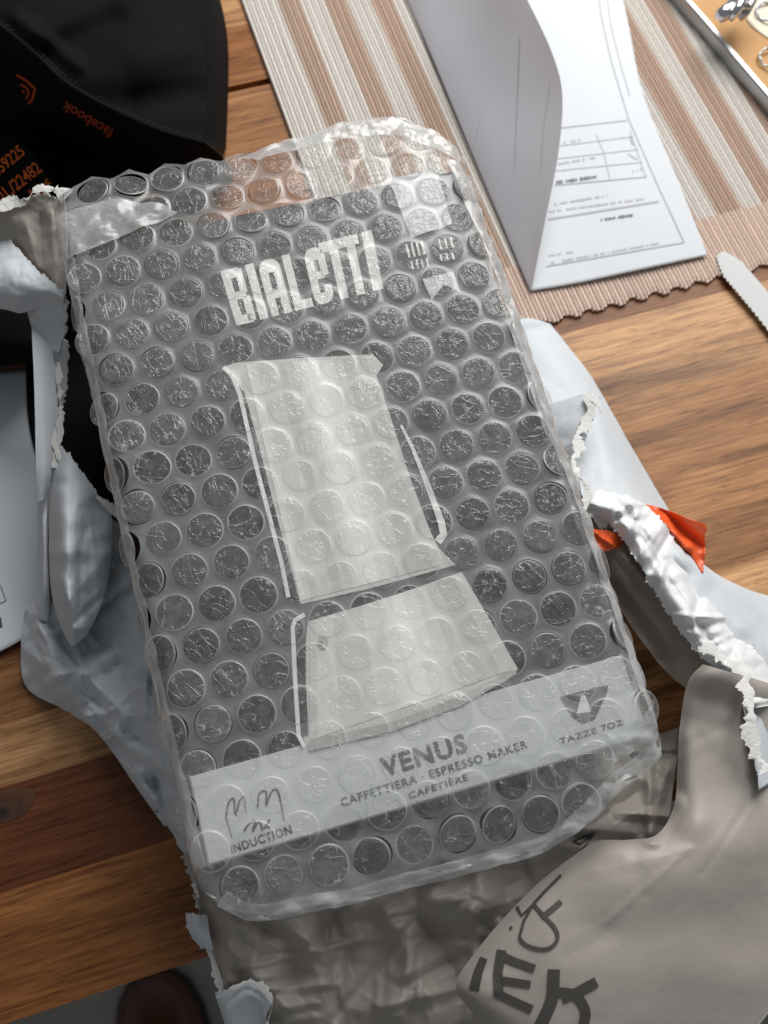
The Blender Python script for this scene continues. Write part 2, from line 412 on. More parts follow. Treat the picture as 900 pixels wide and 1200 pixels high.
# bubble film: thin polythene, a little milky where the two films are welded, clear over the air cells
def film_mat(name, h0, h1, gloss_rough, bump, sc, haze_col=(0.86, 0.88, 0.885), gl=1.0, bd=0.0007, tint=(0.985, 0.99, 0.99), ridges=False):
    m = bpy.data.materials.new(name); m.use_nodes = True; nt = m.node_tree
    nt.nodes.remove(nt.nodes['Principled BSDF']); out = nt.nodes['Material Output']
    N = nt.nodes.new; L = nt.links.new
    tcn = N('ShaderNodeTexCoord'); nz = N('ShaderNodeTexNoise'); nz.inputs['Scale'].default_value = sc; nz.inputs['Detail'].default_value = 5; nz.inputs['Roughness'].default_value = 0.6
    oin = N('ShaderNodeObjectInfo'); ad = N('ShaderNodeVectorMath'); ad.operation = 'ADD'
    L(tcn.outputs['Object'], ad.inputs[0]); L(oin.outputs['Random'], ad.inputs[1]); L(ad.outputs[0], nz.inputs['Vector'])
    mr = N('ShaderNodeMapRange'); mr.inputs[1].default_value = 0.3; mr.inputs[2].default_value = 0.7; mr.inputs[3].default_value = h0; mr.inputs[4].default_value = h1
    L(nz.outputs['Fac'], mr.inputs[0])
    bp = N('ShaderNodeBump'); bp.inputs['Strength'].default_value = bump; bp.inputs['Distance'].default_value = bd; L(nz.outputs['Fac'], bp.inputs['Height'])
    crease_out = None
    if ridges:      # creases of the slack cell film: thin raised lines, mostly along the wrap
        hs = []
        for sc2, st, off in ((300, (1.0, 0.22, 1.0), 0.0), (420, (1.0, 0.40, 1.0), 5.0), (210, (0.5, 1.0, 1.0), 11.0)):
            mp = N('ShaderNodeMapping'); mp.inputs['Scale'].default_value = st; mp.inputs['Location'].default_value = (off, off, off); L(ad.outputs[0], mp.inputs[0])
            n2 = N('ShaderNodeTexNoise'); n2.inputs['Scale'].default_value = sc2; n2.inputs['Detail'].default_value = 0.6; n2.inputs['Distortion'].default_value = 0.7; L(mp.outputs[0], n2.inputs['Vector'])
            s1 = N('ShaderNodeMath'); s1.operation = 'SUBTRACT'; s1.inputs[1].default_value = 0.5; L(n2.outputs['Fac'], s1.inputs[0])
            s2 = N('ShaderNodeMath'); s2.operation = 'ABSOLUTE'; L(s1.outputs[0], s2.inputs[0])
            s3 = N('ShaderNodeMapRange'); s3.inputs[1].default_value = 0.0; s3.inputs[2].default_value = 0.032; s3.inputs[3].default_value = 1.0; s3.inputs[4].default_value = 0.0; L(s2.outputs[0], s3.inputs[0])
            hs.append(s3.outputs[0])
        a1 = N('ShaderNodeMath'); a1.operation = 'ADD'; L(hs[0], a1.inputs[0]); L(hs[1], a1.inputs[1])
        a2 = N('ShaderNodeMath'); a2.operation = 'ADD'; L(a1.outputs[0], a2.inputs[0]); L(hs[2], a2.inputs[1])
        bp2 = N('ShaderNodeBump'); bp2.inputs['Strength'].default_value = 0.9; bp2.inputs['Distance'].default_value = 0.00013
        L(a2.outputs[0], bp2.inputs['Height']); L(bp.outputs[0], bp2.inputs['Normal']); bp = bp2; crease_out = a2.outputs[0]
    tr = N('ShaderNodeBsdfTransparent'); tr.inputs[0].default_value = (*tint, 1)
    df = N('ShaderNodeBsdfDiffuse'); df.inputs[0].default_value = (*haze_col, 1); L(bp.outputs[0], df.inputs['Normal'])
    tl = N('ShaderNodeBsdfTranslucent'); tl.inputs[0].default_value = (*haze_col, 1)
    m0 = N('ShaderNodeMixShader'); m0.inputs[0].default_value = 0.4; L(df.outputs[0], m0.inputs[1]); L(tl.outputs[0], m0.inputs[2])
    hz = mr.outputs[0]
    if crease_out is not None:      # creased film whitens; also paints glints along the creases
        pw = N('ShaderNodeMath'); pw.operation = 'POWER'; pw.inputs[1].default_value = 2.5; L(crease_out, pw.inputs[0])
        ma = N('ShaderNodeMath'); ma.operation = 'MULTIPLY_ADD'; ma.use_clamp = True; ma.inputs[1].default_value = 0.11; L(pw.outputs[0], ma.inputs[0]); L(hz, ma.inputs[2]); hz = ma.outputs[0]
        mv = N('ShaderNodeMath'); mv.operation = 'MULTIPLY_ADD'; mv.use_clamp = True; mv.inputs[1].default_value = 0.13; L(oin.outputs['Random'], mv.inputs[0]); L(hz, mv.inputs[2]); hz = mv.outputs[0]     # some cells cloudier than others
    m1 = N('ShaderNodeMixShader'); L(hz, m1.inputs[0]); L(tr.outputs[0], m1.inputs[1]); L(m0.outputs[0], m1.inputs[2])
    gs = N('ShaderNodeBsdfGlossy'); gs.inputs['Roughness'].default_value = gloss_rough; gs.inputs[0].default_value = (gl, gl, gl, 1); L(bp.outputs[0], gs.inputs['Normal'])
    fr = N('ShaderNodeFresnel'); L(bp.outputs[0], fr.inputs['Normal'])
    ge = N('ShaderNodeNewGeometry'); io = N('ShaderNodeMapRange'); io.inputs[3].default_value = 1.5; io.inputs[4].default_value = 1 / 1.5     # thin film: same reflection from both sides
    L(ge.outputs['Backfacing'], io.inputs[0]); L(io.outputs[0], fr.inputs[0])
    m2 = N('ShaderNodeMixShader'); L(fr.outputs[0], m2.inputs[0]); L(m1.outputs[0], m2.inputs[1]); L(gs.outputs[0], m2.inputs[2])
    L(m2.outputs[0], out.inputs[0]); return m
M_web = film_mat('bubble_film_weld', 0.20, 0.40, 0.28, 0.4, 90)
M_rimfilm = film_mat('bubble_rim_film', 0.34, 0.52, 0.36, 0.2, 300)
M_cell = film_mat('bubble_air_cell', 0.06, 0.20, 0.14, 0.2, 260, gl=0.6, ridges=True)
M_fold = film_mat('folded_bubble_film', 0.36, 0.60, 0.26, 0.35, 160)

# ------------------------------------------------------------------ floor
FZ = -0.74
fl, ff = box_mesh(-2.5, 2.5, -2.5, 2.5, FZ - 0.03, FZ - 0.004)
o = link('floor', fl, ff, M_grout); o['kind'] = 'structure'
tv, tf = box_mesh(-0.2, 0.2, -0.2, 0.2, FZ - 0.02, FZ, 0.0015)
tile_mesh = None
for i in range(-3, 3):
    for j in range(-3, 3):
        if tile_mesh is None:
            q = link('tile', tv, tf, M_floor, o); tile_mesh = q.data
        else:
            q = bpy.data.objects.new('tile', tile_mesh); COL.objects.link(q); attach(q, o)
        q.location = (0.1 + i * 0.404, 0.12 + j * 0.404, 0)

# ------------------------------------------------------------------ table
table = thing('wooden_table', 'dark and honey striped acacia table top of glued staves under everything', 'table', (0, 0.4, 0))
ORIGIN[table.name] = Vector((0, 0.4, 0))
TH = 0.026
rt = random.Random(3)
def tone(k): return {'d': (0.13, 0.048, 0.018), 'm': (0.29, 0.118, 0.038), 'l': (0.53, 0.295, 0.138), 'o': (0.40, 0.195, 0.082), 'r': (0.135, 0.044, 0.017)}[k]
staves = [(0.0, 0.0414, [(-0.8, 0.02, 'm'), (0.02, 0.8, 'o')]),
          (0.0414, 0.0774, [(-0.8, 0.06, 'r'), (0.06, 0.8, 'l')]),
          (0.0774, 0.1004, [(-0.8, -0.02, 'l'), (-0.02, 0.8, 'o')]),
          (0.1004, 0.1248, [(-0.8, 0.0, 'o'), (0.0, 0.8, 'o')]),
          (0.1248, 0.1604, [(-0.8, 0.05, 'r'), (0.05, 0.8, 'o')]),
          (0.1604, 0.2004, [(-0.8, -0.05, 'm'), (-0.05, 0.8, 'l')]),
          (0.2004, 0.2404, [(-0.8, 0.1, 'l'), (0.1, 0.8, 'm')]),
          (0.2404, 0.2904, [(-0.8, 0.0, 'd'), (0.0, 0.8, 'o')]),
          (0.2904, 0.3404, [(-0.8, 0.2, 'm'), (0.2, 0.8, 'r')]),
          (0.3404, 0.3812, [(-0.8, 0.3, 'o'), (0.3, 0.8, 'm')]),
          (0.3852, 0.4244, [(-0.8, 0.25, 'm'), (0.25, 0.8, 'l')]),
          (0.4244, 0.4704, [(-0.8, 0.1, 'l'), (0.1, 0.8, 'o')]),
          (0.4704, 0.5204, [(-0.8, 0.2, 'm'), (0.2, 0.8, 'r')]),
          (0.5204, 0.5804, [(-0.8, 0.0, 'o'), (0.0, 0.8, 'l')]),
          (0.5804, 0.6504, [(-0.8, 0.3, 'r'), (0.3, 0.8, 'm')]),
          (0.6504, 0.7404, [(-0.8, -0.1, 'l'), (-0.1, 0.8, 'o')]),
          (0.7404, 0.8204, [(-0.8, 0.2, 'm'), (0.2, 0.8, 'l')])]
for y0, y1, segs in staves:
    for x0, x1, k in segs:
        v, f = box_mesh(x0 + 0.0001, x1 - 0.0001, y0, y1, -TH, 0.0, 0.0)
        q = link('plank', v, f, M_wood, table)
        c = tone(k); s = rt.uniform(0.9, 1.1); q.color = (c[0] * s, c[1] * s, c[2] * s, 1)
kp = P(12, 943, 0); KV = []; KF = []
for k in range(28):
    a = 2 * math.pi * k / 28; r = 1 + 0.15 * noise.noise(Vector((math.cos(a), math.sin(a), 2)))
    KV.append((0.0095 * r * math.cos(a), 0.0058 * r * math.sin(a), 0.0003))
link('knot', KV, [tuple(range(28))], M_knot, table).location = (kp.x, kp.y, 0)
v, f = box_mesh(-0.7, 0.7, 0.03, 0.055, -0.11, -TH - 0.001); link('apron', v, f, M_wood, table).color = (*tone('m'), 1)
for lx, ly in ((-0.72, 0.07), (0.72, 0.07), (-0.72, 0.75), (0.72, 0.75)):
    v, f = box_mesh(lx - 0.03, lx + 0.03, ly - 0.03, ly + 0.03, FZ, -TH - 0.001); link('leg', v, f, M_wood, table).color = (*tone('m'), 1)

# ------------------------------------------------------------------ shoe on the floor
tip = P(172, 1143, FZ + 0.03)
shoe = thing('shoe', 'toe of a dark brown leather shoe on the floor below the table edge', 'shoe', (tip.x, tip.y - 0.14, FZ))
def loft(name, secs, m, parent, n=28):
    V, F = [], []
    for (y, w, h, z0, ex, cx) in secs:
        for k in range(n):
            a = 2 * math.pi * k / n; ca, sa = math.cos(a), math.sin(a)
            x = w * math.copysign(abs(ca) ** (2 / ex), ca); z = h * math.copysign(abs(sa) ** (2 / ex), sa)
            if sa < 0: z *= 0.25
            V.append((tip.x + cx + x, tip.y - y, z0 + z))
    for i in range(len(secs) - 1):
        for k in range(n):
            a, b = i * n + k, i * n + (k + 1) % n; F.append((a, b, b + n, a + n))
    F.append(tuple(range(n))); F.append(tuple(range((len(secs) - 1) * n, len(secs) * n))[::-1])
    return link(name, V, F, m, parent, smooth=True)
S = [(0.0, 0.008, 0.008, 0.018), (0.006, 0.022, 0.017, 0.018), (0.02, 0.034, 0.027, 0.018), (0.045, 0.042, 0.037, 0.018), (0.08, 0.046, 0.045, 0.018),
     (0.12, 0.044, 0.060, 0.019), (0.16, 0.038, 0.075, 0.022), (0.20, 0.036, 0.082, 0.025), (0.25, 0.035, 0.085, 0.026), (0.28, 0.022, 0.08, 0.026)]
loft('upper', [(a, b, c, FZ + d, 2.3, 0.0) for a, b, c, d in S], M_leather, shoe)
loft('sole', [(a - 0.003, b + 0.004, 0.010, FZ + 0.008, 4.0, 0.0) for a, b, c, d in S], M_sole, shoe)
SV = []; SF = []
for k in range(25):
    a = math.pi * k / 24; x = 0.040 * math.cos(a); yy = 0.085 - 0.018 * math.sin(a) ; z = FZ + 0.0205 + 0.0455 * math.sin(a) ** 0.9
    for q in range(2): SV.append((tip.x + x * 1.08, tip.y - yy - q * 0.005, z + 0.002))
    if k: SF.append((2 * k - 2, 2 * k - 1, 2 * k + 1, 2 * k))
link('toe_seam', SV, SF, M_sole, shoe)

# ------------------------------------------------------------------ placemat
mat0 = thing('placemat', 'ribbed placemat with beige, brown and cream stripes under the papers', 'placemat', (0.24, 0.35, 0))
TAN, BRN, CRM = (0.76, 0.595, 0.505), (0.56, 0.41, 0.325), (0.76, 0.715, 0.665)
def stripe(x):
    if x < 0.0835: return CRM
    k = (x - 0.0835) % 0.0232
    return BRN if k < 0.0118 else CRM
CW = 0.0018; V = []; F = []; CC = []; nseg = 46
MX0, MX1, MY0, MY1, MB = 0.066, 0.43, 0.2075, 0.60, 0.2400
ys = [MY0, MY0 + 0.001, MY0 + 0.003, MB - 0.0004, MB + 0.0004] + [MB + (MY1 - MB) * k / 14 for k in range(1, 15)]
rm = random.Random(11)
nc = int((MX1 - MX0) / CW)
for c in range(nc):
    xc = MX0 + (c + 0.5) * CW; base = len(V)
    end = 0.0012 * math.sin(c * 1.05) + rm.uniform(-0.0003, 0.0003)       # scalloped edge where the cords turn
    jit = rm.uniform(0.94, 1.06)
    for j, y in enumerate(ys):
        yy = y + (end if j < 3 else 0); rad = CW * 0.56 * (0.75 if j == 0 else 1.0)
        sk = (y - MY0) * -0.012
        for k in range(6):
            a = math.pi * k / 5
            V.append((xc + sk + rad * math.cos(a) + 0.00025 * noise.noise(Vector((c, y * 90, 0))), yy, 0.0006 + 0.0019 * math.sin(a) ** 0.8 * (0.7 if j == 0 else 1)))
            col = TAN if y < MB else stripe(xc + 0.0012 * noise.noise(Vector((c * 0.7, 0, 5))))
            s = jit * (0.86 if c % 2 else 1.05)
            CC.append((col[0] * s, col[1] * s, col[2] * s, 1))
    for j in range(len(ys) - 1):
        for k in range(5):
            a = base + j * 6 + k; F.append((a, a + 1, a + 7, a + 6))
    F.append(tuple(base + k for k in range(6)))
q = link('woven_cords', V, F, M_cord, mat0, smooth=True); q['kind'] = 'stuff'
ca = q.data.color_attributes.new('tint', 'FLOAT_COLOR', 'POINT')
ca.data.foreach_set('color', [x for c in CC for x in c])
v, f = box_mesh(MX0 - 0.001, MX1, MY0 + 0.002, MY1, 0.0003, 0.0009); q = link('backing', v, f, M_fabric, mat0)
q.data.materials[0] = mat('placemat_backing', (0.30, 0.21, 0.15), 0.9)

# ------------------------------------------------------------------ papers on the placemat
inv = thing('invoice_sheet', 'printed white invoice lying on the striped placemat, its left third folded up', 'paper', tuple(P(720, 180, 0.003)))
rows = [[(478, -40, .004), (560, -40, .006), (640, -40, .008), (722, -40, .006)],
        [(495, 30, .004), (580, 30, .007), (660, 30, .010), (737, 30, .007)],
        [(525, 110, .004), (600, 110, .007), (680, 110, .010), (754, 110, .007)],
        [(565, 200, .004), (630, 200, .006), (710, 200, .008), (789, 198, .006)],
        [(600, 290, .004), (660, 285, .005), (740, 270, .006), (815, 262, .005)],
        [(622, 341, .0035), (680, 331, .004), (750, 316, .0045), (829, 299, .004)]]
inv_sheet, bv_inv = sheet('sheet', rows, 40, 40, [M_paper, M_paper], inv, amp=0, camp=0, thick=0.00012)
rows = [[(452, -50, .006), (510, -50, .022), (560, -50, .040), (592, -50, .056)],
        [(478, 0, .005), (530, 0, .020), (580, 0, .036), (618, 0, .050)],
        [(508, 70, .005), (560, 65, .018), (610, 62, .034), (647, 62, .046)],
        [(531, 125, .005), (580, 120, .016), (625, 115, .030), (659, 112, .041)],
        [(558, 190, .0048), (595, 188, .014), (628, 185, .024), (654, 182, .032)],
        [(590, 265, .0045), (608, 265, .009), (624, 264, .014), (638, 263, .020)],
        [(621, 340, .004), (621.6, 340, .0045), (622.3, 340, .005), (623, 339, .006)]]
inv_fold, bv_fold = sheet('folded_panel', rows, 40, 44, [M_paper_back], inv, amp=0, camp=0, thick=0)
def on_inv(name, polys, m): return print_mesh(name, polys, bv_inv, m, inv_sheet, 0.00025)
on_inv('frame_line', [stroke([(699, -20), (705, 20), (716, 70), (737, 140), (770, 215), (802, 284), (640, 312)], 1.6), stroke([(709, -20), (716, 30), (728, 78), (738, 112)], 1.2)], M_greyink)
on_inv('table_rule', [stroke([(655, 150), (735, 141)], 1.2), stroke([(699, 158), (708, 180), (715, 211)], 1.0), stroke([(738, 152), (757, 208)], 1.0),
                      stroke([(650, 217), (758, 207)], 1.4), stroke([(655, 171), (742, 160)], 0.8), stroke([(652, 186), (748, 175)], 0.8), stroke([(650, 200), (753, 190)], 0.8)], M_greyink)
on_inv('heavy_rule', [stroke([(642, 257), (772, 236)], 2.2)], M_greyink)
def dashes(a, b, h, seed, dens=0.72):
    """print too small to read: rows of short strokes"""
    rnd = random.Random(seed); L = math.dist(a, b); out = []; s = 0
    while s < L:
        w = rnd.uniform(1.2, 2.6)
        if rnd.random() < dens:
            p0 = (lerp(a[0], b[0], s / L), lerp(a[1], b[1], s / L)); p1 = (lerp(a[0], b[0], min(1, (s + w) / L)), lerp(a[1], b[1], min(1, (s + w) / L)))
            out.append(stroke([p0, p1], h * rnd.uniform(0.6, 1.0), 3))
        s += w + 0.8
    return out
pr = []
for a, b, h in (((655, 168), (681, 164), 3), ((654, 192), (700, 184), 3), ((652, 202), (664, 199), 3), ((645, 240), (712, 229), 3), ((643, 248), (754, 233), 3),
                ((640, 300), (672, 295), 2.6), ((640, 309), (772, 285), 2.6), ((724, 161), (731, 160), 3), ((737, 157), (742, 170), 3), ((736, 180), (748, 188), 3), ((738, 202), (753, 198), 3)):
    pr += dashes(a, b, h, int(a[0] * 7 + a[1]))
on_inv('small_print', pr, M_greyink)['kind'] = 'stuff'
on_inv('bold_print', dashes((652, 214), (699, 207), 4.4, 5, 0.9) + dashes((702, 258), (742, 252), 4, 8, 0.9), M_darkink)
print_mesh('show_through_line', [stroke([(609, 45), (606, 120), (603, 200)], 1.0), stroke([(645, 98), (637, 150), (634, 200)], 0.8), stroke([(566, 130), (553, 178)], 0.8)], bv_fold, M_showthrough, inv_fold, 0.0003)

# ------------------------------------------------------------------ metal-rimmed tray, top right
tr_o = thing('tray', 'zinc rimmed tray with tan base at the top right corner', 'tray', tuple(P(880, 20, 0)))
def bar_px(name, pts, w, z0, z1, m, parent, bev=0.0008):
    V = []; F = []
    for k, (x, y) in enumerate(pts):
        a = P(x, y, z1)
        d = (P(*pts[min(len(pts) - 1, k + 1)], z1) - P(*pts[max(0, k - 1)], z1)).normalized(); n = Vector((-d.y, d.x, 0)) * w / 2
        for off, z in ((-1, z0), (-1, z1 - bev), (-0.6, z1), (0.6, z1), (1, z1 - bev), (1, z0)):
            V.append((a.x + n.x * off, a.y + n.y * off, z))
        if k:
            b = 6 * (k - 1)
            for q in range(6): F.append((b + q, b + (q + 1) % 6, b + 6 + (q + 1) % 6, b + 6 + q))
    F.append(tuple(range(6))[::-1]); F.append(tuple(range(6 * len(pts) - 6, 6 * len(pts))))
    return link(name, V, F, m, parent)
bar_px('rim', [(776, -35), (800, -8), (830, 26), (860, 62), (890, 97), (925, 137), (960, 175)], 0.0034, 0.0, 0.010, M_rim, tr_o)
a, b, c, d = [P(x, y, 0.006) for x, y in ((776, -35), (960, 175), (1100, 60), (930, -150))]
link('base', [a, b, c, d] + [p - Vector((0, 0, 0.005)) for p in (a, b, c, d)], [(0, 1, 2, 3), (7, 6, 5, 4), (0, 4, 5, 1), (1, 5, 6, 2), (2, 6, 7, 3), (3, 7, 4, 0)], M_tan, tr_o)
def tube(name, pts, r, m, parent, n=10, closed=False):
    V = []; F = []; K = len(pts)
    for k in range(K):
        a = pts[(k - 1) % K] if closed else pts[max(0, k - 1)]; b = pts[(k + 1) % K] if closed else pts[min(K - 1, k + 1)]
        d = (b - a).normalized(); u = d.cross(Vector((0, 0, 1)));
        if u.length < 1e-4: u = Vector((1, 0, 0))
        u.normalize(); w = d.cross(u); rr = r[k] if isinstance(r, list) else r
        for q in range(n):
            t_ = 2 * math.pi * q / n; V.append(pts[k] + (u * math.cos(t_) + w * math.sin(t_)) * rr)
    for k in range(K if closed else K - 1):
        for q in range(n):
            a0, a1 = k * n + q, k * n + (q + 1) % n; b0, b1 = ((k + 1) % K) * n + q, ((k + 1) % K) * n + (q + 1) % n
            F.append((a0, a1, b1, b0))
    if not closed: F.append(tuple(range(n))[::-1]); F.append(tuple(range((K - 1) * n, K * n)))
    return link(name, V, F, m, parent, smooth=True)
clip = thing('metal_clip', 'shiny chrome clip lying in the tray at the top right', 'clip', tuple(P(858, 12, 0.014)))
tube('jaw', [P(841, 24, .020), P(845, 18, .022), P(852, 14, .022), P(858, 5, .022), P(866, -8, .020)], [.0022, .0036, .0040, .0032, .002], M_chrome, clip)
tube('jaw', [P(856, 24, .021), P(862, 14, .025), P(868, 4, .025), P(876, -8, .023)], [.0012, .0022, .0026, .0022], M_chrome, clip)
tube('lever', [P(866, 22, .018), P(874, 14, .021), P(881, 2, .021), P(888, -10, .020)], [.0018, .0024, .0022, .0018], M_rim, clip)
tube('pivot', [P(846, 10, .024), P(878, 8, .024)], .0016, M_chrome, clip)
for (cx, cy, rr, lab) in ((901, 14, .0066, 'wire ring beside the chrome clip in the tray'), (904, 68, .0062, 'wire ring lying nearest the zinc rim in the tray')):
    c = P(cx, cy, .0078)
    o = tube('wire_ring', [c + Vector((rr * math.cos(k * math.tau / 30), rr * math.sin(k * math.tau / 30), 0.0006 * math.sin(k))) for k in range(30)], .0006, M_rim, None, closed=True)
    tag(o, lab, 'ring', 'wire rings in the tray')
cr_s, _ = sheet('paper_slip', [[(884, -30, .0068), (960, -60, .0068)], [(874, 20, .0066), (960, 0, .007)], [(905, 48, .0064), (960, 60, .0068)]], 12, 12, [M_cream, M_cream], None, amp=0, camp=0)
tag(cr_s, 'cream paper slip under the wire rings in the tray', 'paper')

# ------------------------------------------------------------------ serrated white strip, right edge
SV = []; SF = []; n = 64
cl = spline([(843, 297, .0034), (868, 326, .0032), (898, 362, .0029), (935, 410, .0026), (980, 470, .0024)], n)
rs = random.Random(4)
for k, (x, y, z) in enumerate(cl):
    wl = lerp(6, 27, min(1, k / 11) ** 0.8); zz = 1.1 if k % 2 else -0.6
    for q, (s, e) in enumerate(((-1, zz), (-0.5, 0), (0.5, 0), (1, 0.4))):
        dx, dy = -0.78, 0.62
        p = P(x - dx * s * (wl / 2 + e * (abs(s) == 1)), y - dy * s * (wl / 2 + e * (abs(s) == 1)), z + 0.0002 * (1 - s * s))
        SV.append(p)
    if k:
        for q in range(3): b = 4 * (k - 1) + q; SF.append((b, b + 1, b + 5, b + 4))
NB = len(SV); SV += [p - Vector((0, 0, 0.0004)) for p in SV]; SF += [tuple(q + NB for q in reversed(f)) for f in SF]
for k in range(1, n):
    for q in (0, 3): SF.append((4 * (k - 1) + q, 4 * k + q, 4 * k + q + NB, 4 * (k - 1) + q + NB))
knife = thing('table_knife', 'pale serrated knife with its tip on the placemat corner at right', 'knife', tuple(P(900, 362, 0)))
link('blade', SV, SF, mat('painted_sheen_blade', (0.63, 0.64, 0.635), 0.6, 0.0, 0.3), knife)  # blade is non-metal; its pale colour stands in for a bright ceiling's reflection
tube('handle', [P(968, 455, .006), P(1000, 495, .007), P(1060, 570, .008), P(1100, 620, .007)], [.004, .0075, .008, .006], mat('white_knife_handle', (0.7, 0.7, 0.68), 0.4), knife)

# ------------------------------------------------------------------ pale card at the left edge
cs, bv_c = sheet('pale_card', [[(-60, 440, .003), (0, 435, .0032), (70, 430, .003)], [(-60, 600, .003), (0, 600, .0034), (75, 600, .003)], [(-60, 790, .003), (0, 763, .003), (82, 718, .003)]], 20, 30, [M_sheet, M_sheet], None, amp=0, camp=0, thick=0.0006)
tag(cs, 'flat pale blue card on the table left of the torn mailer', 'card')
print_mesh('printed_mark', [stroke([(-10, 688), (0, 685), (7, 704), (-4, 709)], 1.0)], bv_c, mat('brown_card_print', (0.18, 0.11, 0.10), 0.6), cs, 0.0003)
V, F = stroke([(-14, 733), (-4, 730), (2, 729)], 12, 3); print_mesh('dark_mark', [(V, F)], bv_c, M_ink, cs, 0.0003)

# ------------------------------------------------------------------ black fabric bag
bag = thing('fabric_bag', 'black woven fabric bag with orange print in the top left corner', 'bag', tuple(P(100, 80, 0)))
seam = [(-40, 5, .097), (0, 30, .098), (40, 62, .098), (75, 95, .096), (112, 118, .094), (150, 137, .091), (190, 154, .087), (240, 168, .080)]
top0 = [(-90, -60, .10), (-40, -60, .10), (10, -60, .10), (60, -60, .10), (110, -60, .10), (150, -60, .10), (190, -55, .095), (232, -35, .088)]
top1 = [(x0 * .5 + x1 * .5 + (8 if k == 7 else 0), y0 * .5 + y1 * .5, .101 + (-.016 if k == 7 else -.004 if k == 6 else 0)) for k, ((x0, y0, _), (x1, y1, _)) in enumerate(zip(seam, top0))]
sheet('top_panel', [top0, top1, seam], 60, 50, [M_fabric, M_fabric], bag, creases=[(40, 40, 150, -5, .0022, 30, 1), (60, 60, 130, 20, -.0012, 24, 1), (110, 90, 210, 60, .002, 38, 1), (20, 20, 90, 75, .002, 16, 1), (160, 120, 235, 110, -.002, 26, 1)], amp=.0005, camp=0, seed=2)
fr1 = [(-60, 60, .060), (-20, 80, .060), (25, 110, .060), (65, 135, .058), (105, 152, .056), (145, 165, .055), (190, 178, .052), (262, 186, .045)]
fr2 = [(-70, 150, .040), (-30, 170, .040), (15, 195, .036), (55, 195, .016), (100, 205, .014), (145, 205, .012), (195, 205, .010), (270, 200, .006)]
fr3 = [(-70, 400, .046), (-30, 405, .046), (10, 400, .046), (60, 390, .040), (78, 345, .030), (90, 260, .005), (160, 225, .004), (272, 208, .002)]
fr4 = [(-70, 425, .002), (-30, 430, .002), (10, 428, .002), (68, 420, .002), (86, 380, .002), (110, 300, .002), (165, 230, .002), (274, 212, .001)]
bag_front, bv_f = sheet('front_panel', [seam, fr1, fr2, fr3, fr4], 70, 70, [M_fabric, M_fabric], bag, amp=.0004, camp=0, seed=3)
sheet('side_panel', [[(226, -35, .0885), (240, 60, .0845), (232, 166, .081)], [(240, -35, .075), (253, 58, .068), (247, 170, .065)], [(244, -35, .05), (259, 55, .05), (256, 172, .045)], [(247, -40, .001), (267, 48, .001), (265, 176, .001)]], 40, 24, [M_fabric, M_fabric], bag, amp=.0003, camp=0, seed=4)
SVT = spline(seam, 140)
tube('seam_piping', [P(x, y, z + .0008) for x, y, z in spline(seam, 60)], .0011, M_fabric, bag)
# stitches: short raised threads
V = []; F = []
for k in range(4, 136, 3):
    p0 = P(*(SVT[k][0] + 3, SVT[k][1] - 5), SVT[k][2] + .0012); p1 = P(*(SVT[k + 2][0] + 3, SVT[k + 2][1] - 5), SVT[k + 2][2] + .0012)
    b = len(V); d = (p1 - p0).cross(Vector((0, 0, 1))).normalized() * .00025
    V += [p0 - d, p0 + d, p1 + d, p1 - d]; F.append((b, b + 1, b + 2, b + 3))
link('stitching', V, F, M_thread, bag)['kind'] = 'stuff'
sheet('gap_shade_sheet', [[(30, 395, .004), (80, 390, .004), (140, 380, .004)], [(34, 500, .0038), (90, 500, .0038), (160, 500, .0038)], [(60, 590, .0036), (110, 600, .0036), (170, 610, .0036)]], 20, 20, [M_fabric, M_fabric], bag, amp=.0003, camp=0, seed=41)  # black sheet added to darken the gap beside the box, no bag part
bag_flap, bv_t = sheet('printed_flap', [[(-40, 130, .052), (-10, 150, .052), (22, 165, .050), (45, 188, .048)], [(-40, 185, .046), (-5, 195, .046), (35, 208, .044), (62, 216, .042)], [(-40, 250, .036), (0, 250, .036), (45, 250, .036), (78, 252, .035)]], 40, 30, [M_fabric, M_fabric], bag, amp=.0003, camp=0, seed=5)
print_mesh('logo_mark', [stroke([(19, 88), (30, 94), (41, 104), (38, 116), (33, 122)], 3.0, 3), stroke([(24, 99), (31, 103), (34, 108), (31, 116)], 2.4, 3), stroke([(26, 106), (29, 109)], 2.2, 2)], bv_f, M_orange_dim, bag_front, 0.0009)
print_mesh('lettering', [text_px('facebook', (134, 153), (76, 118), 12, .02)], bv_f, M_orange_dim, bag_front, 0.0009)
print_mesh('lettering', [text_px('0059225', (-9, 212), (30, 180), 14, .012), text_px('9', (-6, 176), (2, 170), 9, .012)], bv_t, M_orange_print, bag_flap, 0.0009)
print_mesh('lettering', [text_px('101,/224821', (-2, 241), (54, 197), 15, .012)], bv_t, M_orange_print, bag_flap, 0.0009)
print_mesh('lettering', [text_px('196', (40, 234), (64, 218), 13, .012)], bv_t, M_orange_print, bag_flap, 0.0009)

# ------------------------------------------------------------------ torn paper mailer
env = thing('paper_mailer', 'torn open pale grey paper mailer with taupe inside, spread under the wrapped box', 'mailer', tuple(P(450, 700, 0)))
ML = [M_outer, M_inner, M_fibre]; MI = [M_inner, M_outer, M_fibre]
# back sheet under the box
sheet('back_sheet', [[(150, 400, .003), (350, 350, .003), (560, 350, .003), (640, 390, .003)], [(170, 600, .003), (380, 600, .003), (540, 560, .003), (660, 560, .003)], [(190, 850, .003), (420, 820, .003), (580, 780, .003), (690, 740, .003)], [(240, 1010, .003), (450, 980, .003), (620, 930, .003), (740, 880, .003)]], 50, 50, MI, env, amp=.0006, camp=.0008, seed=1)
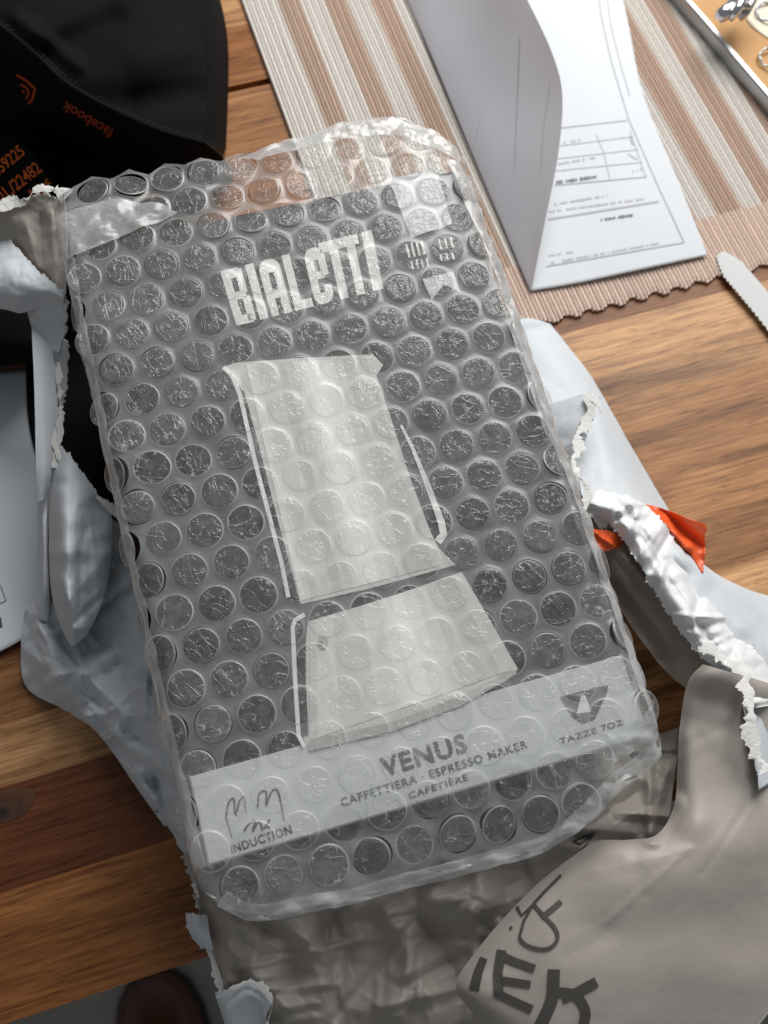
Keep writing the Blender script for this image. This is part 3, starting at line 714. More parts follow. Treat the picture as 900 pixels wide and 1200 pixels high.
# left wall
lw = [[(49, 575, .022), (58, 545, .030), (72, 540, .032), (98, 575, .034), (140, 616, .036)],
      [(44, 640, .020), (58, 620, .030), (84, 620, .032), (112, 630, .032), (150, 655, .036)],
      [(42, 700, .014), (52, 690, .026), (85, 690, .030), (112, 690, .026), (165, 710, .038)],
      [(28, 722, .010), (48, 745, .022), (88, 748, .020), (118, 745, .014), (178, 770, .040)],
      [(28, 800, .004), (58, 792, .018), (98, 792, .024), (135, 802, .026), (192, 825, .042)],
      [(75, 832, .003), (103, 832, .013), (130, 852, .022), (165, 872, .026), (206, 880, .040)],
      [(115, 860, .002), (138, 880, .008), (160, 900, .015), (187, 920, .020), (222, 940, .034)],
      [(165, 930, .002), (180, 945, .006), (195, 960, .011), (214, 975, .016), (238, 990, .028)],
      [(215, 1000, .002), (222, 1004, .004), (230, 1008, .008), (238, 1010, .012), (250, 1020, .020)]]
cre = [(50, 590, 52, 700, .007, 7), (70, 560, 64, 690, .006, 9, 1), (64, 690, 84, 752, .009, 9), (84, 752, 118, 738, .008, 10), (118, 738, 124, 660, -.009, 12, 1), (110, 640, 100, 720, -.005, 16, 1),
       (40, 720, 70, 790, .006, 9), (70, 790, 130, 770, .005, 10), (96, 810, 128, 836, -.005, 9), (128, 836, 170, 800, .006, 10), (120, 870, 150, 858, .005, 9), (150, 858, 180, 875, -.005, 8),
       (140, 780, 160, 850, -.004, 9), (150, 840, 185, 835, .005, 8), (165, 905, 190, 900, .004, 8), (180, 940, 215, 930, .003, 7), (180, 910, 205, 985, -.004, 7), (60, 800, 108, 846, .005, 9), (108, 846, 220, 1000, .0035, 8)]
sheet('left_wall', lw, 150, 190, ML, env, creases=[c[:5] + (c[5] * 1.5,) for c in cre[6:]], torn='t', jag=3, amp=.0003, csc=45, camp=.0003, seed=6, folds=90, fold_amp=.0020, fold_w=(5, 18))
sheet('left_pocket', [[(62, 522, .050), (80, 530, .056), (102, 562, .056), (130, 600, .050)], [(58, 590, .044), (76, 590, .060), (102, 602, .058), (132, 628, .046)], [(57, 650, .038), (75, 652, .058), (98, 656, .056), (128, 672, .042)],
      [(61, 700, .034), (77, 703, .052), (95, 704, .050), (120, 706, .038)], [(72, 736, .030), (81, 744, .042), (92, 745, .042), (106, 736, .034)], [(80, 753, .026), (83, 756, .030), (88, 756, .030), (95, 750, .026)]], 60, 90, ML, env,
      creases=[(70, 560, 66, 700, .002, 16), (108, 600, 100, 720, -.004, 22, 1), (80, 610, 84, 745, .0015, 18)], torn='t', jag=3, amp=.0003, csc=45, camp=.0004, seed=34, folds=16, fold_amp=.0014, fold_w=(6, 16))
sheet('left_crease', [[(44, 590, .034), (48, 588, .042), (54, 586, .044)], [(45, 640, .030), (51, 640, .042), (56, 642, .040)], [(44, 690, .024), (50, 690, .036), (58, 694, .034)], [(38, 716, .016), (46, 724, .026), (56, 730, .024)]], 16, 50, ML, env, amp=.0003, camp=.0004, seed=35)
fibre('torn_edge', [(60, 500, .053), (68, 535, .054), (96, 562, .054), (116, 585, .053), (140, 608, .051)], 7, M_fibre, env, 21, side=-1)
# left strip standing along the tear
sheet('left_strip', [[(36, 362, .060), (47, 365, .059), (58, 372, .057)], [(39, 430, .059), (50, 432, .058), (66, 440, .055)], [(41, 490, .057), (52, 490, .056), (67, 492, .053)], [(42, 545, .054), (51, 545, .054), (62, 548, .051)], [(45, 588, .048), (50, 586, .048), (55, 580, .046)]], 24, 90, ML, env, torn='r', jag=4, amp=.0003, camp=.0002, seed=7)
fibre('torn_edge', [(66, 425, .0565), (68, 450, .056), (70, 470, .055), (69, 500, .054), (62, 548, .0525)], 7, M_fibre, env, 23, side=-1)
# crumpled corner up left
sheet('corner_fold', [[(-30, 283, .070), (5, 280, .072), (22, 292, .073), (36, 308, .074), (56, 326, .076), (76, 343, .077)], [(-30, 325, .072), (5, 327, .074), (22, 332, .075), (36, 336, .075), (54, 342, .075), (75, 352, .075)], [(-30, 358, .064), (5, 362, .065), (20, 365, .066), (33, 364, .066), (50, 360, .067), (73, 364, .069)]], 60, 40, ML, env, torn='t', jag=3, amp=.0008, csc=80, camp=.001, seed=8)
sheet('corner_inner_fold', [[(-30, 242, .080), (10, 240, .082), (30, 232, .083), (50, 226, .084), (76, 236, .085)], [(-30, 262, .078), (10, 258, .078), (30, 256, .077), (52, 258, .079), (78, 268, .082)], [(-30, 305, .068), (10, 300, .068), (38, 318, .069), (55, 325, .073), (76, 345, .078)]], 60, 40, MI, env, creases=[(30, 262, 44, 312, .003, 18), (60, 250, 64, 330, .0025, 14)], torn='t', jag=4, amp=.0008, csc=90, camp=.0014, seed=9)
fibre('torn_edge', [(-10, 244, .083), (15, 242, .084), (32, 236, .086), (38, 226, .087), (52, 222, .088), (66, 226, .088), (76, 234, .087)], 9, M_fibre, env, 25, side=-1, lift=.002)
sheet('corner_tab', [[(30, 356, .064), (52, 348, .070), (77, 346, .076)], [(34, 374, .060), (54, 372, .066), (78, 368, .070)], [(40, 394, .056), (56, 392, .060), (77, 388, .063)], [(50, 410, .054), (60, 412, .056), (70, 414, .057)]], 30, 30, ML, env, torn='rb', jag=4, amp=.0006, csc=90, camp=.001, seed=10)
sheet('corner_tab', [[(62, 398, .056), (72, 396, .056), (80, 400, .056)], [(64, 440, .050), (72, 444, .050), (78, 440, .050)], [(66, 470, .048), (69, 474, .048), (74, 476, .048)]], 16, 24, ML, env, torn='lrb', jag=4, amp=.0006, csc=90, camp=.001, seed=12)
# right side, white outside
rs_rows = [[(570, 400, .010), (612, 374, .010), (645, 379, .003)], [(600, 450, .016), (650, 425, .015), (692, 440, .003)], [(640, 505, .022), (692, 478, .020), (735, 514, .003)], [(674, 560, .030), (718, 540, .026), (776, 584, .003)],
           [(684, 596, .043), (742, 584, .033), (817, 652, .003)], [(752, 642, .049), (798, 640, .040), (846, 688, .006)], [(798, 716, .051), (846, 694, .041), (912, 702, .012)], [(842, 778, .052), (886, 752, .041), (952, 742, .020)], [(876, 842, .056), (914, 820, .041), (980, 800, .020)], [(892, 925, .056), (935, 900, .040), (1000, 880, .020)]]
_, bv_r = sheet('right_side', rs_rows, 70, 130, ML, env, creases=[(742, 590, 775, 612, .003, 12), (760, 600, 800, 660, .002, 14), (700, 480, 712, 560, .0012, 16, 1), (800, 650, 870, 730, .003, 26, 1), (840, 690, 910, 740, -.003, 24, 1)], torn='l', jag=4, amp=.0004, csc=40, camp=.0004, seed=13, folds=8, fold_amp=.0015)
sheet('torn_flap', [[(628, 478, .034), (660, 468, .038), (686, 460, .040), (702, 464, .038)], [(640, 505, .034), (662, 498, .037), (680, 492, .038), (694, 492, .036)], [(652, 530, .032), (664, 524, .034), (676, 520, .035), (686, 518, .034)]], 30, 24, [M_outer, M_inner, M_fibre], env, torn='r', jag=3, amp=.0004, camp=.0005, seed=14)
fibre('torn_edge', [(700, 463, .041), (690, 470, .041), (688, 490, .040), (676, 508, .040), (674, 530, .040), (672, 552, .041), (684, 566, .043), (688, 592, .044)], 12, M_fibre, env, 26, side=-1)
fibre('torn_edge', [(688, 590, .045), (700, 604, .047), (730, 606, .049), (752, 626, .050), (764, 650, .051), (782, 682, .052), (806, 716, .052), (826, 752, .052), (848, 772, .052)], 13, M_fibre, env, 27, side=1, lift=.002)
fibre('torn_edge', [(826, 752, .054), (850, 770, .056), (872, 786, .060), (880, 820, .062), (884, 860, .062), (898, 905, .062)], 14, M_fibre, env, 28, side=1, lift=.002)
M_lip = paper_mat('mailer_white_lip', (0.74, 0.755, 0.77), (0.82, 0.83, 0.84), 0.6)
LI = [(686, 600), (716, 616), (742, 650), (766, 692), (794, 734), (820, 768), (848, 794), (868, 832)]
LO = [(700, 572), (750, 586), (784, 620), (808, 664), (838, 704), (868, 744), (898, 776), (918, 824)]
sheet('curled_lip', [[(x, y, .0505) for x, y in LI], [(lerp(a[0], b[0], .3), lerp(a[1], b[1], .3), .0565 + .002 * math.sin(k * 2.1)) for k, (a, b) in enumerate(zip(LI, LO))],
      [(lerp(a[0], b[0], .65), lerp(a[1], b[1], .65), .0535 + .002 * math.sin(k * 1.7 + 1)) for k, (a, b) in enumerate(zip(LI, LO))], [(x, y, .0445) for x, y in LO]], 150, 30, [M_lip, M_inner, M_fibre], env, torn='tb', jag=4.5, amp=.0006, csc=90, camp=.0012, seed=51, folds=34, fold_amp=.0022, fold_w=(5, 14))
# taupe inner wall on the right
sheet('right_inner_wall', [[(672, 556, .040), (690, 592, .043), (722, 606, .046), (752, 640, .048), (776, 682, .050), (804, 724, .050), (832, 764, .050), (862, 796, .050)],
                           [(672, 592, .038), (692, 626, .041), (716, 652, .044), (742, 690, .045), (770, 730, .045), (800, 768, .045), (822, 792, .046), (848, 815, .048)],
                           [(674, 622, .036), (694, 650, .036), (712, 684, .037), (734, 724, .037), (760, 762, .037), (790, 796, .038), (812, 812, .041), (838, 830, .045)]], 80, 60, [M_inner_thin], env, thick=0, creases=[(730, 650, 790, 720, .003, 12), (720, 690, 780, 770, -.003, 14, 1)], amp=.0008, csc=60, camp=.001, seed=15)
# bottom sheet, inside face up, in the shade of the box
bs = [[(214, 1000, .010), (330, 990, .016), (450, 965, .016), (560, 935, .016), (680, 895, .014), (800, 850, .012)],
      [(228, 1050, .016), (330, 1056, .030), (450, 1036, .024), (560, 1000, .026), (680, 960, .022), (790, 915, .018)],
      [(248, 1120, .016), (330, 1120, .028), (450, 1110, .018), (560, 1076, .024), (660, 1030, .022), (780, 980, .020)],
      [(268, 1180, .010), (340, 1180, .020), (450, 1180, .012), (545, 1160, .016), (620, 1140, .012), (740, 1100, .010)],
      [(288, 1250, -.004), (350, 1250, .004), (450, 1260, -.002), (540, 1260, .002), (620, 1260, .0), (740, 1250, 0)]]
cre = [(268, 1060, 268, 1150, .006, 9), (300, 1070, 345, 1140, -.004, 16, 1), (385, 1060, 420, 1160, -.006, 14), (420, 1160, 445, 1180, .005, 18), (330, 1060, 520, 1040, .006, 18), (540, 1010, 430, 1075, -.007, 16),
       (440, 1075, 560, 1050, .008, 20), (480, 1090, 470, 1190, .006, 14), (500, 1080, 540, 1150, -.006, 16), (600, 990, 700, 970, .005, 18), (360, 1100, 390, 1200, .005, 16), (640, 1000, 760, 900, .004, 20)]
sheet('bottom_sheet', bs, 190, 150, MI, env, creases=[c[:5] + (c[5] * 1.7,) + c[6:] for c in cre], torn='l', jag=4, amp=.0005, csc=42, camp=.0008, seed=16, folds=90, fold_amp=.0028, fold_w=(6, 22))
fibre('torn_edge', [(228, 1035, .018), (234, 1058, .019), (236, 1078, .020), (244, 1105, .020), (252, 1130, .019), (262, 1160, .017)], 8, M_fibre, env, 29, side=1)
sheet('torn_curl', [[(217, 1072, .024), (228, 1070, .028), (243, 1074, .026)], [(222, 1094, .022), (232, 1094, .027), (246, 1096, .026)], [(236, 1112, .018), (242, 1112, .021), (250, 1114, .022)]], 20, 20, ML, env, torn='ltb', jag=3, amp=.0005, camp=.0006, seed=17)
sheet('torn_curl', [[(252, 1164, .022), (270, 1158, .026), (288, 1152, .028), (302, 1152, .027)], [(258, 1184, .018), (266, 1182, .024), (290, 1166, .028), (318, 1176, .026)], [(268, 1212, .012), (272, 1206, .018), (300, 1176, .024), (312, 1196, .022)], [(284, 1240, .006), (288, 1236, .010), (308, 1200, .018), (318, 1220, .016)]], 30, 30, ML, env, torn='rt', jag=4, amp=.0006, camp=.0008, seed=18)
fibre('torn_edge', [(254, 1170, .026), (272, 1160, .029), (290, 1152, .030), (304, 1156, .030), (318, 1176, .028), (312, 1200, .024)], 6, M_fibre, env, 30, side=-1)
# big flap turned back, bottom right
E0 = [(824, 778, .052), (806, 800, .050), (797, 850, .046), (794, 900, .044), (790, 945, .044), (770, 978, .045), (735, 984, .045), (700, 986, .045), (668, 1006, .044), (630, 1036, .043), (594, 1072, .041), (560, 1112, .038), (534, 1154, .034), (556, 1190, .030), (590, 1240, .026)]
O0 = [(900, 800, .048), (930, 820, .044), (950, 860, .042), (955, 900, .042), (960, 950, .042), (965, 1000, .042), (960, 1040, .042), (950, 1080, .042), (940, 1120, .042), (920, 1160, .042), (890, 1200, .040), (850, 1240, .038), (800, 1270, .036), (740, 1280, .034), (680, 1290, .030)]
fr_rows = []
for s, bz in ((0, 0), (.10, .006), (.3, .009), (.6, .008), (1, 0)):
    fr_rows.append([(lerp(a[0], b[0], s), lerp(a[1], b[1], s), lerp(a[2], b[2], s) + bz) for a, b in zip(E0, O0)])
flap_o, bv_fl = sheet('turned_flap', fr_rows, 170, 130, MI, env, creases=[(800, 870, 812, 960, .002, 34, 1), (740, 1030, 900, 980, .002, 80, 1), (680, 1080, 860, 1100, -.0012, 60, 1), (790, 940, 764, 982, .003, 18, 1), (830, 790, 890, 806, .004, 34, 1)], amp=.0003, fsc=14, csc=24, camp=.0001, seed=19, folds=34, fold_amp=.00028, fold_w=(6, 20))
def zf(L): return [(520 + x / 3.75, 940 + y / 3.75) for x, y in L]
def flap_print(name, strokes): print_mesh(name, [stroke(zf(L), w / 3.75, 2.5, None if w2 is None else w2 / 3.75) for L, w, w2 in strokes], bv_fl, M_mailink, flap_o, 0.0005)
flap_print('printed_letter', [([(176, 684), (150, 750), (132, 828)], 34, 46)])
flap_print('printed_letter', [([(254, 650), (238, 750), (242, 850)], 42, None), ([(242, 668), (310, 700), (400, 732)], 36, None), ([(258, 783), (382, 802)], 34, None), ([(226, 836), (300, 872), (388, 912)], 38, None)])
flap_print('printed_letter', [(spline([(484, 735), (478, 850), (450, 930), (410, 1010)], 16), 54, None), ([(520, 862), (580, 840), (672, 790)], 46, None), (spline([(500, 836), (560, 842), (606, 880), (624, 940), (600, 1010)], 24), 44, None)])
flap_print('printed_letter', [([(515, 320), (440, 395), (395, 445), (352, 520), (332, 596)], 12, None), (spline([(332, 596), (360, 626), (420, 646), (470, 638), (500, 600), (488, 552), (440, 500), (396, 450)], 40), 17, None), ([(432, 506), (516, 436)], 24, None)])
print_bs = [([(308, 432), (342, 500)], 20, 8), ([(342, 498), (400, 440)], 8, None), ([(290, 548), (300, 556)], 14, None)]
flap_print('printed_letter', print_bs)
bs_obj = [o for o in COL.objects if o.name == 'bottom_sheet'][0]
bvb = BVHTree.FromPolygons([tuple(v.co) for v in bs_obj.data.vertices], [tuple(p.vertices) for p in bs_obj.data.polygons if p.material_index == 0])
print_mesh('printed_letter', [stroke(zf([(568, 170), (600, 184), (664, 136), (568, 170)]), 2.4, 2.5), stroke(zf([(664, 136), (604, 216)]), 2.2, 2.5)], bvb, M_mailink, bs_obj, 0.0006)

# ------------------------------------------------------------------ orange plastic under the torn lip
oro, _ = sheet('orange_film', [[(684, 618, .052), (706, 620, .052), (728, 622, .050), (752, 592, .042), (785, 600, .046), (828, 614, .050)], [(690, 632, .051), (706, 632, .051), (726, 634, .048), (764, 616, .040), (795, 622, .043), (826, 634, .047)], [(694, 641, .050), (706, 642, .050), (726, 639, .047), (776, 634, .037), (800, 644, .040), (826, 654, .045)], [(697, 646, .049), (712, 645, .049), (730, 642, .046), (786, 652, .035), (806, 664, .038), (822, 680, .040)]], 90, 50, [M_orangefilm, M_orangefilm], None,
               creases=[(760, 596, 806, 640, .004, 9), (806, 640, 824, 672, .003, 8), (780, 600, 824, 640, -.003, 9), (700, 624, 720, 640, .002, 6)], torn='r', jag=3, amp=.0008, csc=90, camp=.0012, seed=31)
tag(oro, 'crumpled orange plastic film poking out from under the torn white edge', 'plastic film')

# ------------------------------------------------------------------ the carton
q_ = (0.0303, 0.1253, 0.0814, -0.0247, 0.1229, 0.0159)     # pose of the wrapped front face
MB3 = Matrix.Rotation(q_[3], 3, 'Z') @ Matrix.Rotation(q_[4], 3, 'X') @ Matrix.Rotation(q_[5], 3, 'Y')
OB = Vector(q_[:3])
def face_w(u, v, h): return OB + MB3 @ Vector((u, v, h))
W2, L2 = 0.071, 0.1040                                      # half size of wrapped face
BW, BL, BT, GAP = W2 - 0.0014, L2 + 0.0005, 0.062, 0.0030   # carton half width, half length, thickness, gap under film
carton = thing('carton', 'black coffee maker carton with pale foot band inside the bubble wrap', 'box', tuple(face_w(0, 0, -GAP - BT)))
bx, bf = box_mesh(-BW, BW, -BL, BL, -GAP - BT, -GAP, 0.0006)
carton_body = link('body', [face_w(*p) for p in bx], bf, M_boxblack, carton)
def plane_bv(h):
    s = 0.3
    return BVHTree.FromPolygons([tuple(face_w(*p, h)) for p in ((-s, -s), (s, -s), (s, s), (-s, s))], [(0, 1, 2, 3)])
BVF = plane_bv(-GAP)
def cprint(name, polys, m, lvl=1):
    low_ = name in ('lettering', 'induction_symbol', 'cup_symbol')
    return print_mesh(name, polys, BVF, m, foot_band if low_ else carton_body, 0.00018 * lvl)
vb = -0.0782
fbx, fbf = box_mesh(-BW - .0002, BW + .0002, -BL - .0002, vb, -GAP - BT + .001, -GAP + .00012, 0.0006)
foot_band = link('foot_band', [face_w(*p) for p in fbx], fbf, M_boxband, carton)
# pot picture: upper body, lower body, handle strips
up = [(262, 430), (276, 425), (345, 420), (437, 415), (449, 428), (441, 440), (455, 480), (480, 558), (504, 622), (514, 642), (534, 662), (440, 688), (352, 708), (338, 655), (312, 560), (291, 480), (282, 455), (270, 440)]
cprint('pot_upper_body', [poly(up)], M_steel[0], 2)
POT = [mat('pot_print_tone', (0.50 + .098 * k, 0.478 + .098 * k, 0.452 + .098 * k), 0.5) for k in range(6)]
def pot_band(name, l0, l1, r0, r1, f, n=26):
    for k in range(n):
        a_, b_ = k / n, (k + 1) / n
        q = [(lerp(l0[0], r0[0], a_), lerp(l0[1], r0[1], a_)), (lerp(l0[0], r0[0], b_), lerp(l0[1], r0[1], b_)), (lerp(l1[0], r1[0], b_), lerp(l1[1], r1[1], b_)), (lerp(l1[0], r1[0], a_), lerp(l1[1], r1[1], a_))]
        tone_ = max(0, min(5, int(round(f((a_ + b_) / 2)))))
        cprint(name, [(q, [(0, 1, 2, 3)])], POT[tone_], 3)
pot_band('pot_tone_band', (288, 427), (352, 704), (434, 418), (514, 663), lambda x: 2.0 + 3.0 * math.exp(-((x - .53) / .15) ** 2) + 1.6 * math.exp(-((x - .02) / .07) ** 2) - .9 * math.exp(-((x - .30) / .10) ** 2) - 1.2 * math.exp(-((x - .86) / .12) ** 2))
low = [(361, 728), (450, 702), (541, 670), (575, 728), (607, 784), (594, 796), (540, 826), (460, 856), (362, 879), (356, 866), (352, 800)]
cprint('pot_lower_body', [poly(low)], M_steel[0], 2)
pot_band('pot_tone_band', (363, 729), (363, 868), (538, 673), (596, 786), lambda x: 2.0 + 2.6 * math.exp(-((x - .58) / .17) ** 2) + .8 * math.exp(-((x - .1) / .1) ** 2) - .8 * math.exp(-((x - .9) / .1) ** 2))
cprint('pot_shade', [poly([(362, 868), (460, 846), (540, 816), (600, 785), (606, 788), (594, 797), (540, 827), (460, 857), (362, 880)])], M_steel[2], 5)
cprint('pot_slit', [stroke([(283, 458), (300, 520), (320, 600), (346, 700)], 5.5, 6)], M_boxblack, 4)
cprint('pot_handle', [stroke([(262, 430), (272, 440), (281, 462), (300, 545), (330, 660), (338, 700)], 5, 6)], M_steel[1], 5)
cprint('pot_handle', [stroke([(470, 498), (484, 526), (501, 568), (517, 611), (520, 626), (513, 635)], 3, 4, 9)], M_steel[1], 4)
cprint('pot_handle', [stroke([(357, 720), (346, 726), (343, 735), (346, 800), (350, 862), (357, 875)], 5, 5)], M_steel[1], 5)
cprint('pot_slit', [stroke([(355, 734), (355, 800), (358, 862)], 7, 6)], M_boxblack, 4)
V = [(378 + 6.5 * math.cos(k * math.tau / 20), 753 + 7.5 * math.sin(k * math.tau / 20)) for k in range(20)]
cprint('pot_valve', [(V, [tuple(range(20))])], M_steel[2], 5)
cprint('pot_valve', [([(376 + 2.6 * math.cos(k * math.tau / 14), 754 + 3 * math.sin(k * math.tau / 14)) for k in range(14)], [tuple(range(14))])], M_ink, 6)
# maker's lettering: heavy condensed capitals drawn from bars, in a slanted letter frame
TLx, TLy, TRx, TRy, BLx, BLy, BRx, BRy = 258, 318, 438, 272, 277, 382, 451, 338
def lf(s, tt):
    x = lerp(lerp(TLx, TRx, s), lerp(BLx, BRx, s), tt); y = lerp(lerp(TLy, TRy, s), lerp(BLy, BRy, s), tt); return (x, y)
def bars(rects):
    out = []
    for (s0, t0, s1, t1) in rects:
        n = 3; pts = [lf(lerp(s0, s1, k / n), t0) for k in range(n + 1)] + [lf(lerp(s1, s0, k / n), t1) for k in range(n + 1)]
        out.append(poly(pts))
    return out
def rounded(s0, t0, s1, t1, r_s, r_t, corners='tl tr'):
    pts = []
    for key, cs_, ct, a0 in (('tl', s0 + r_s, t0 + r_t, 180), ('tr', s1 - r_s, t0 + r_t, 270), ('br', s1 - r_s, t1 - r_t, 0), ('bl', s0 + r_s, t1 - r_t, 90)):
        if key in corners:
            for k in range(6):
                a = math.radians(a0 + 18 * k); pts.append(lf(cs_ + r_s * math.cos(a), ct + r_t * math.sin(a)))
        else: pts.append(lf(s0 if 'l' in key else s1, t0 if 't' in key else t1))
    return pts
Ls = []
c_b = lambda s0, s1: [(s0, 0.0, s1, 1.0)]
Ls.append(('B', bars([(0, 0, .052, 1), (.088, .03, .132, .46), (.088, .53, .138, .97), (.052, 0, .112, .17), (.052, .42, .12, .56), (.052, .84, .118, 1)])))
Ls.append(('I', bars([(.160, 0, .215, 1)])))
Ls.append(('A', [poly(rounded(.238, 0, .375, .24, .055, .2))] + bars([(.238, .22, .290, 1), (.325, .22, .375, 1), (.285, .56, .33, .70)])))
Ls.append(('L', bars([(.398, 0, .450, 1), (.450, .84, .520, 1)])))
Ls.append(('e', [poly(rounded(.535, 0, .665, .22, .055, .2)), poly(rounded(.535, .80, .665, 1, .05, .19, 'bl br'))] + bars([(.535, .2, .585, .82), (.618, .2, .665, .52), (.58, .43, .64, .56), (.618, .68, .665, .82)])))
Ls.append(('T', bars([(.640, -.05, .790, .13), (.700, .12, .757, 1.0)])))
Ls.append(('T', bars([(.792, -.05, .895, .13), (.812, .12, .868, 1.0)])))
Ls.append(('I', bars([(.920, -.05, .990, 1.0)])))
for nm, pg in Ls: cprint('brand_letter', pg, M_white, 2)
# ribbon badge, top right of the face
cprint('badge_ribbon', [poly([(455, 209), (512, 199), (530, 262), (516, 268), (500, 272), (482, 279)])], M_boxband, 2)
cprint('badge_ribbon', [poly([(495, 327), (531, 318), (540, 343), (520, 333), (506, 352)])], M_boxband, 2)
cprint('badge_lettering', [stroke([(476 + 6 * k, 286 - 1.2 * k), (480 + 6 * k, 302 - 1.2 * k)], 2.6, 4) for k in range(4)] + [stroke([(514 + 7 * k, 280 - k), (517 + 7 * k, 292 - k)], 2.4, 4) for k in range(3)]
       + [stroke([(482 + 6 * k, 306 - 1.2 * k), (484 + 6 * k, 316 - 1.2 * k)], 2.2, 4) for k in range(4)] + [stroke([(516 + 7 * k, 298 - k), (518 + 7 * k, 306 - k)], 2.2, 4) for k in range(3)], M_white, 2)
# foot band lettering
cprint('lettering', [text_px('VENUS', (450, 910), (549, 880), 22, .03, 1.15)], M_ink, 2)
cprint('lettering', [text_px('CAFFETTIERA · ESPRESSO MAKER', (401, 945), (619, 876), 9.5, .012, 1.15)], M_ink, 2)
cprint('lettering', [text_px('CAFETIÈRE', (480, 936), (549, 914), 9.5, .012, 1.15)], M_ink, 2)
coil = [(265, 957), (268, 941), (274, 936), (276, 956), (281, 938), (287, 935), (288, 952)]
coil2 = [(302, 946), (304, 930), (312, 928), (312, 944), (318, 928), (325, 926), (329, 940)]
def smooth2(L, n=40): return [(a, b) for a, b in spline(L, n)]
cprint('induction_symbol', [stroke(smooth2(coil), 2, 3), stroke(smooth2(coil2), 2, 3), stroke(smooth2([(286, 974), (293, 964), (299, 962), (296, 974), (304, 962), (308, 972), (316, 960), (313, 969), (318, 968)]), 2, 3),
                             stroke([(265, 958), (272, 982)], 1.2, 3), stroke([(329, 940), (333, 962)], 1.2, 3)], M_ink, 2)
cprint('lettering', [text_px('INDUCTION', (272, 1000), (343, 976), 10, .014, 1.1)], M_ink, 2)
cup = [(656, 817), (696, 806), (713, 803), (702, 832), (697, 843), (683, 848), (672, 841)]
cprint('cup_symbol', [poly(cup)], M_ink, 2)
cprint('cup_symbol', [poly([(681, 815), (686, 815), (693, 834), (676, 836)])], M_steel[1], 3)
cprint('cup_symbol', [stroke([(703, 826), (709, 815), (712, 805)], 2.4, 3)], M_ink, 2)
cprint('lettering', [text_px('TAZZE', (657, 872), (700, 859), 7, .01, 1.1), text_px('7OZ', (706, 857), (731, 849), 7, .01, 1.1)], M_ink, 2)

# ------------------------------------------------------------------ bubble wrap pouch
wrap = thing('bubble_wrap', 'clear bubble wrap pouch of round air cells around the black carton', 'bubble wrap', tuple(face_w(0, 0, -GAP - BT - .004)))
LA, LB, LR = Vector((0.01316591, -0.00069021)), Vector((0.00577154, -0.01229888)), Vector((0.03231489, 0.01349813))
RB = 0.00575
RAD = 0.007
def bend(s, half, ang, rad):
    """arc-length bend past an edge: returns coordinate along the face and drop below it"""
    a = abs(s); st = half - rad * 0.5
    if a <= st: return s, 0.0
    d = a - st; th = d / rad
    if th < ang: x, z = st + rad * math.sin(th), rad * (1 - math.cos(th))
    else:
        e = d - rad * ang; x = st + rad * math.sin(ang) + e * math.cos(ang); z = rad * (1 - math.cos(ang)) + e * math.sin(ang)
    return math.copysign(x, s), z
def FW(u, v, h=0.0):
    bx_, zx = bend(u, W2, math.radians(84), RAD)
    by_, zy = bend(v, L2 + .001, math.radians(9 if v > 0 else 14), 0.02)
    n0 = noise.noise(Vector((u * 55, v * 55, 3.3))); n1 = noise.noise(Vector((u * 140, v * 140, 8.1)))
    edge = max(0.0, min(1.0, (max(abs(u) - W2 + .012, abs(v) - L2 + .010)) / .016))
    z = h + 0.0006 * n0 + 0.0002 * n1 + edge * (0.0014 * n0 + 0.0011 * n1)
    return face_w(bx_ + edge * .0008 * n1, by_ + edge * .0012 * n0, z - zx - zy)
# Voronoi cell of the lattice
def circ(a, b):
    d = 2 * (a.x * b.y - a.y * b.x); return Vector(((b.y * a.length_squared - a.y * b.length_squared) / d, (a.x * b.length_squared - b.x * a.length_squared) / d))
nb = [LA, LB, LB - LA, -LA, -LB, LA - LB]
nb.sort(key=lambda p: math.atan2(p.y, p.x))
hexv = [circ(nb[k], nb[(k + 1) % 6]) for k in range(6)]
EDGE = 4; bpts = []
for k in range(6):
    for e in range(EDGE): bpts.append(hexv[k].lerp(hexv[(k + 1) % 6], e / EDGE))
outline = [(-.0835, -.070), (-.0905, .0), (-.0905, .09), (-.080, .1255), (-.050, .1285), (.0, .1275), (.030, .1335), (.058, .132), (.080, .110), (.0905, .09), (.0905, -.09), (.080, -.106), (.050, -.117), (.030, -.127), (-.020, -.1265), (-.056, -.1235), (-.075, -.110), (-.0905, -.09), (-.0905, -.07)]
def inside(x, y, pg):
    c = False; j = len(pg) - 1
    for i in range(len(pg)):
        xi, yi = pg[i]; xj, yj = pg[j]
        if (yi > y) != (yj > y) and x < (xj - xi) * (y - yi) / (yj - yi) + xi: c = not c
        j = i
    return c
outline = [(-.0895, -.09), (-.0895, .095), (-.080, .1255), (-.050, .1285), (.0, .1275), (.030, .1335), (.058, .132), (.080, .110), (.0895, .09), (.0895, -.09), (.080, -.106), (.050, -.117), (.030, -.127), (-.020, -.1265), (-.056, -.1235), (-.075, -.110)]
def clamp_out(p):
    if inside(p.x, p.y, outline): return p
    best = None
    for k in range(len(outline)):
        a = Vector(outline[k]); b = Vector(outline[(k + 1) % len(outline)]); d = b - a
        t_ = max(0, min(1, (p - a).dot(d) / d.length_squared)); q = a + d * t_
        if best is None or (q - p).length < best[0]: best = ((q - p).length, q)
    w_ = 0.0012 * noise.noise(Vector((p.x * 160, p.y * 160, 0)))
    return best[1] + (p - best[1]).normalized() * (0.0008 + w_)
cells = []; rimcells = []
for i in range(-20, 21):
    for j in range(-20, 21):
        c = LR + LA * i + LB * j
        if inside(c.x, c.y, outline): cells.append(c)
        elif any(inside(c.x + .0075 * math.cos(a), c.y + .0075 * math.sin(a), outline) for a in (0, .79, 1.57, 2.36, 3.14, 3.93, 4.71, 5.5)): rimcells.append(c)
key = {}; V = []; F = []
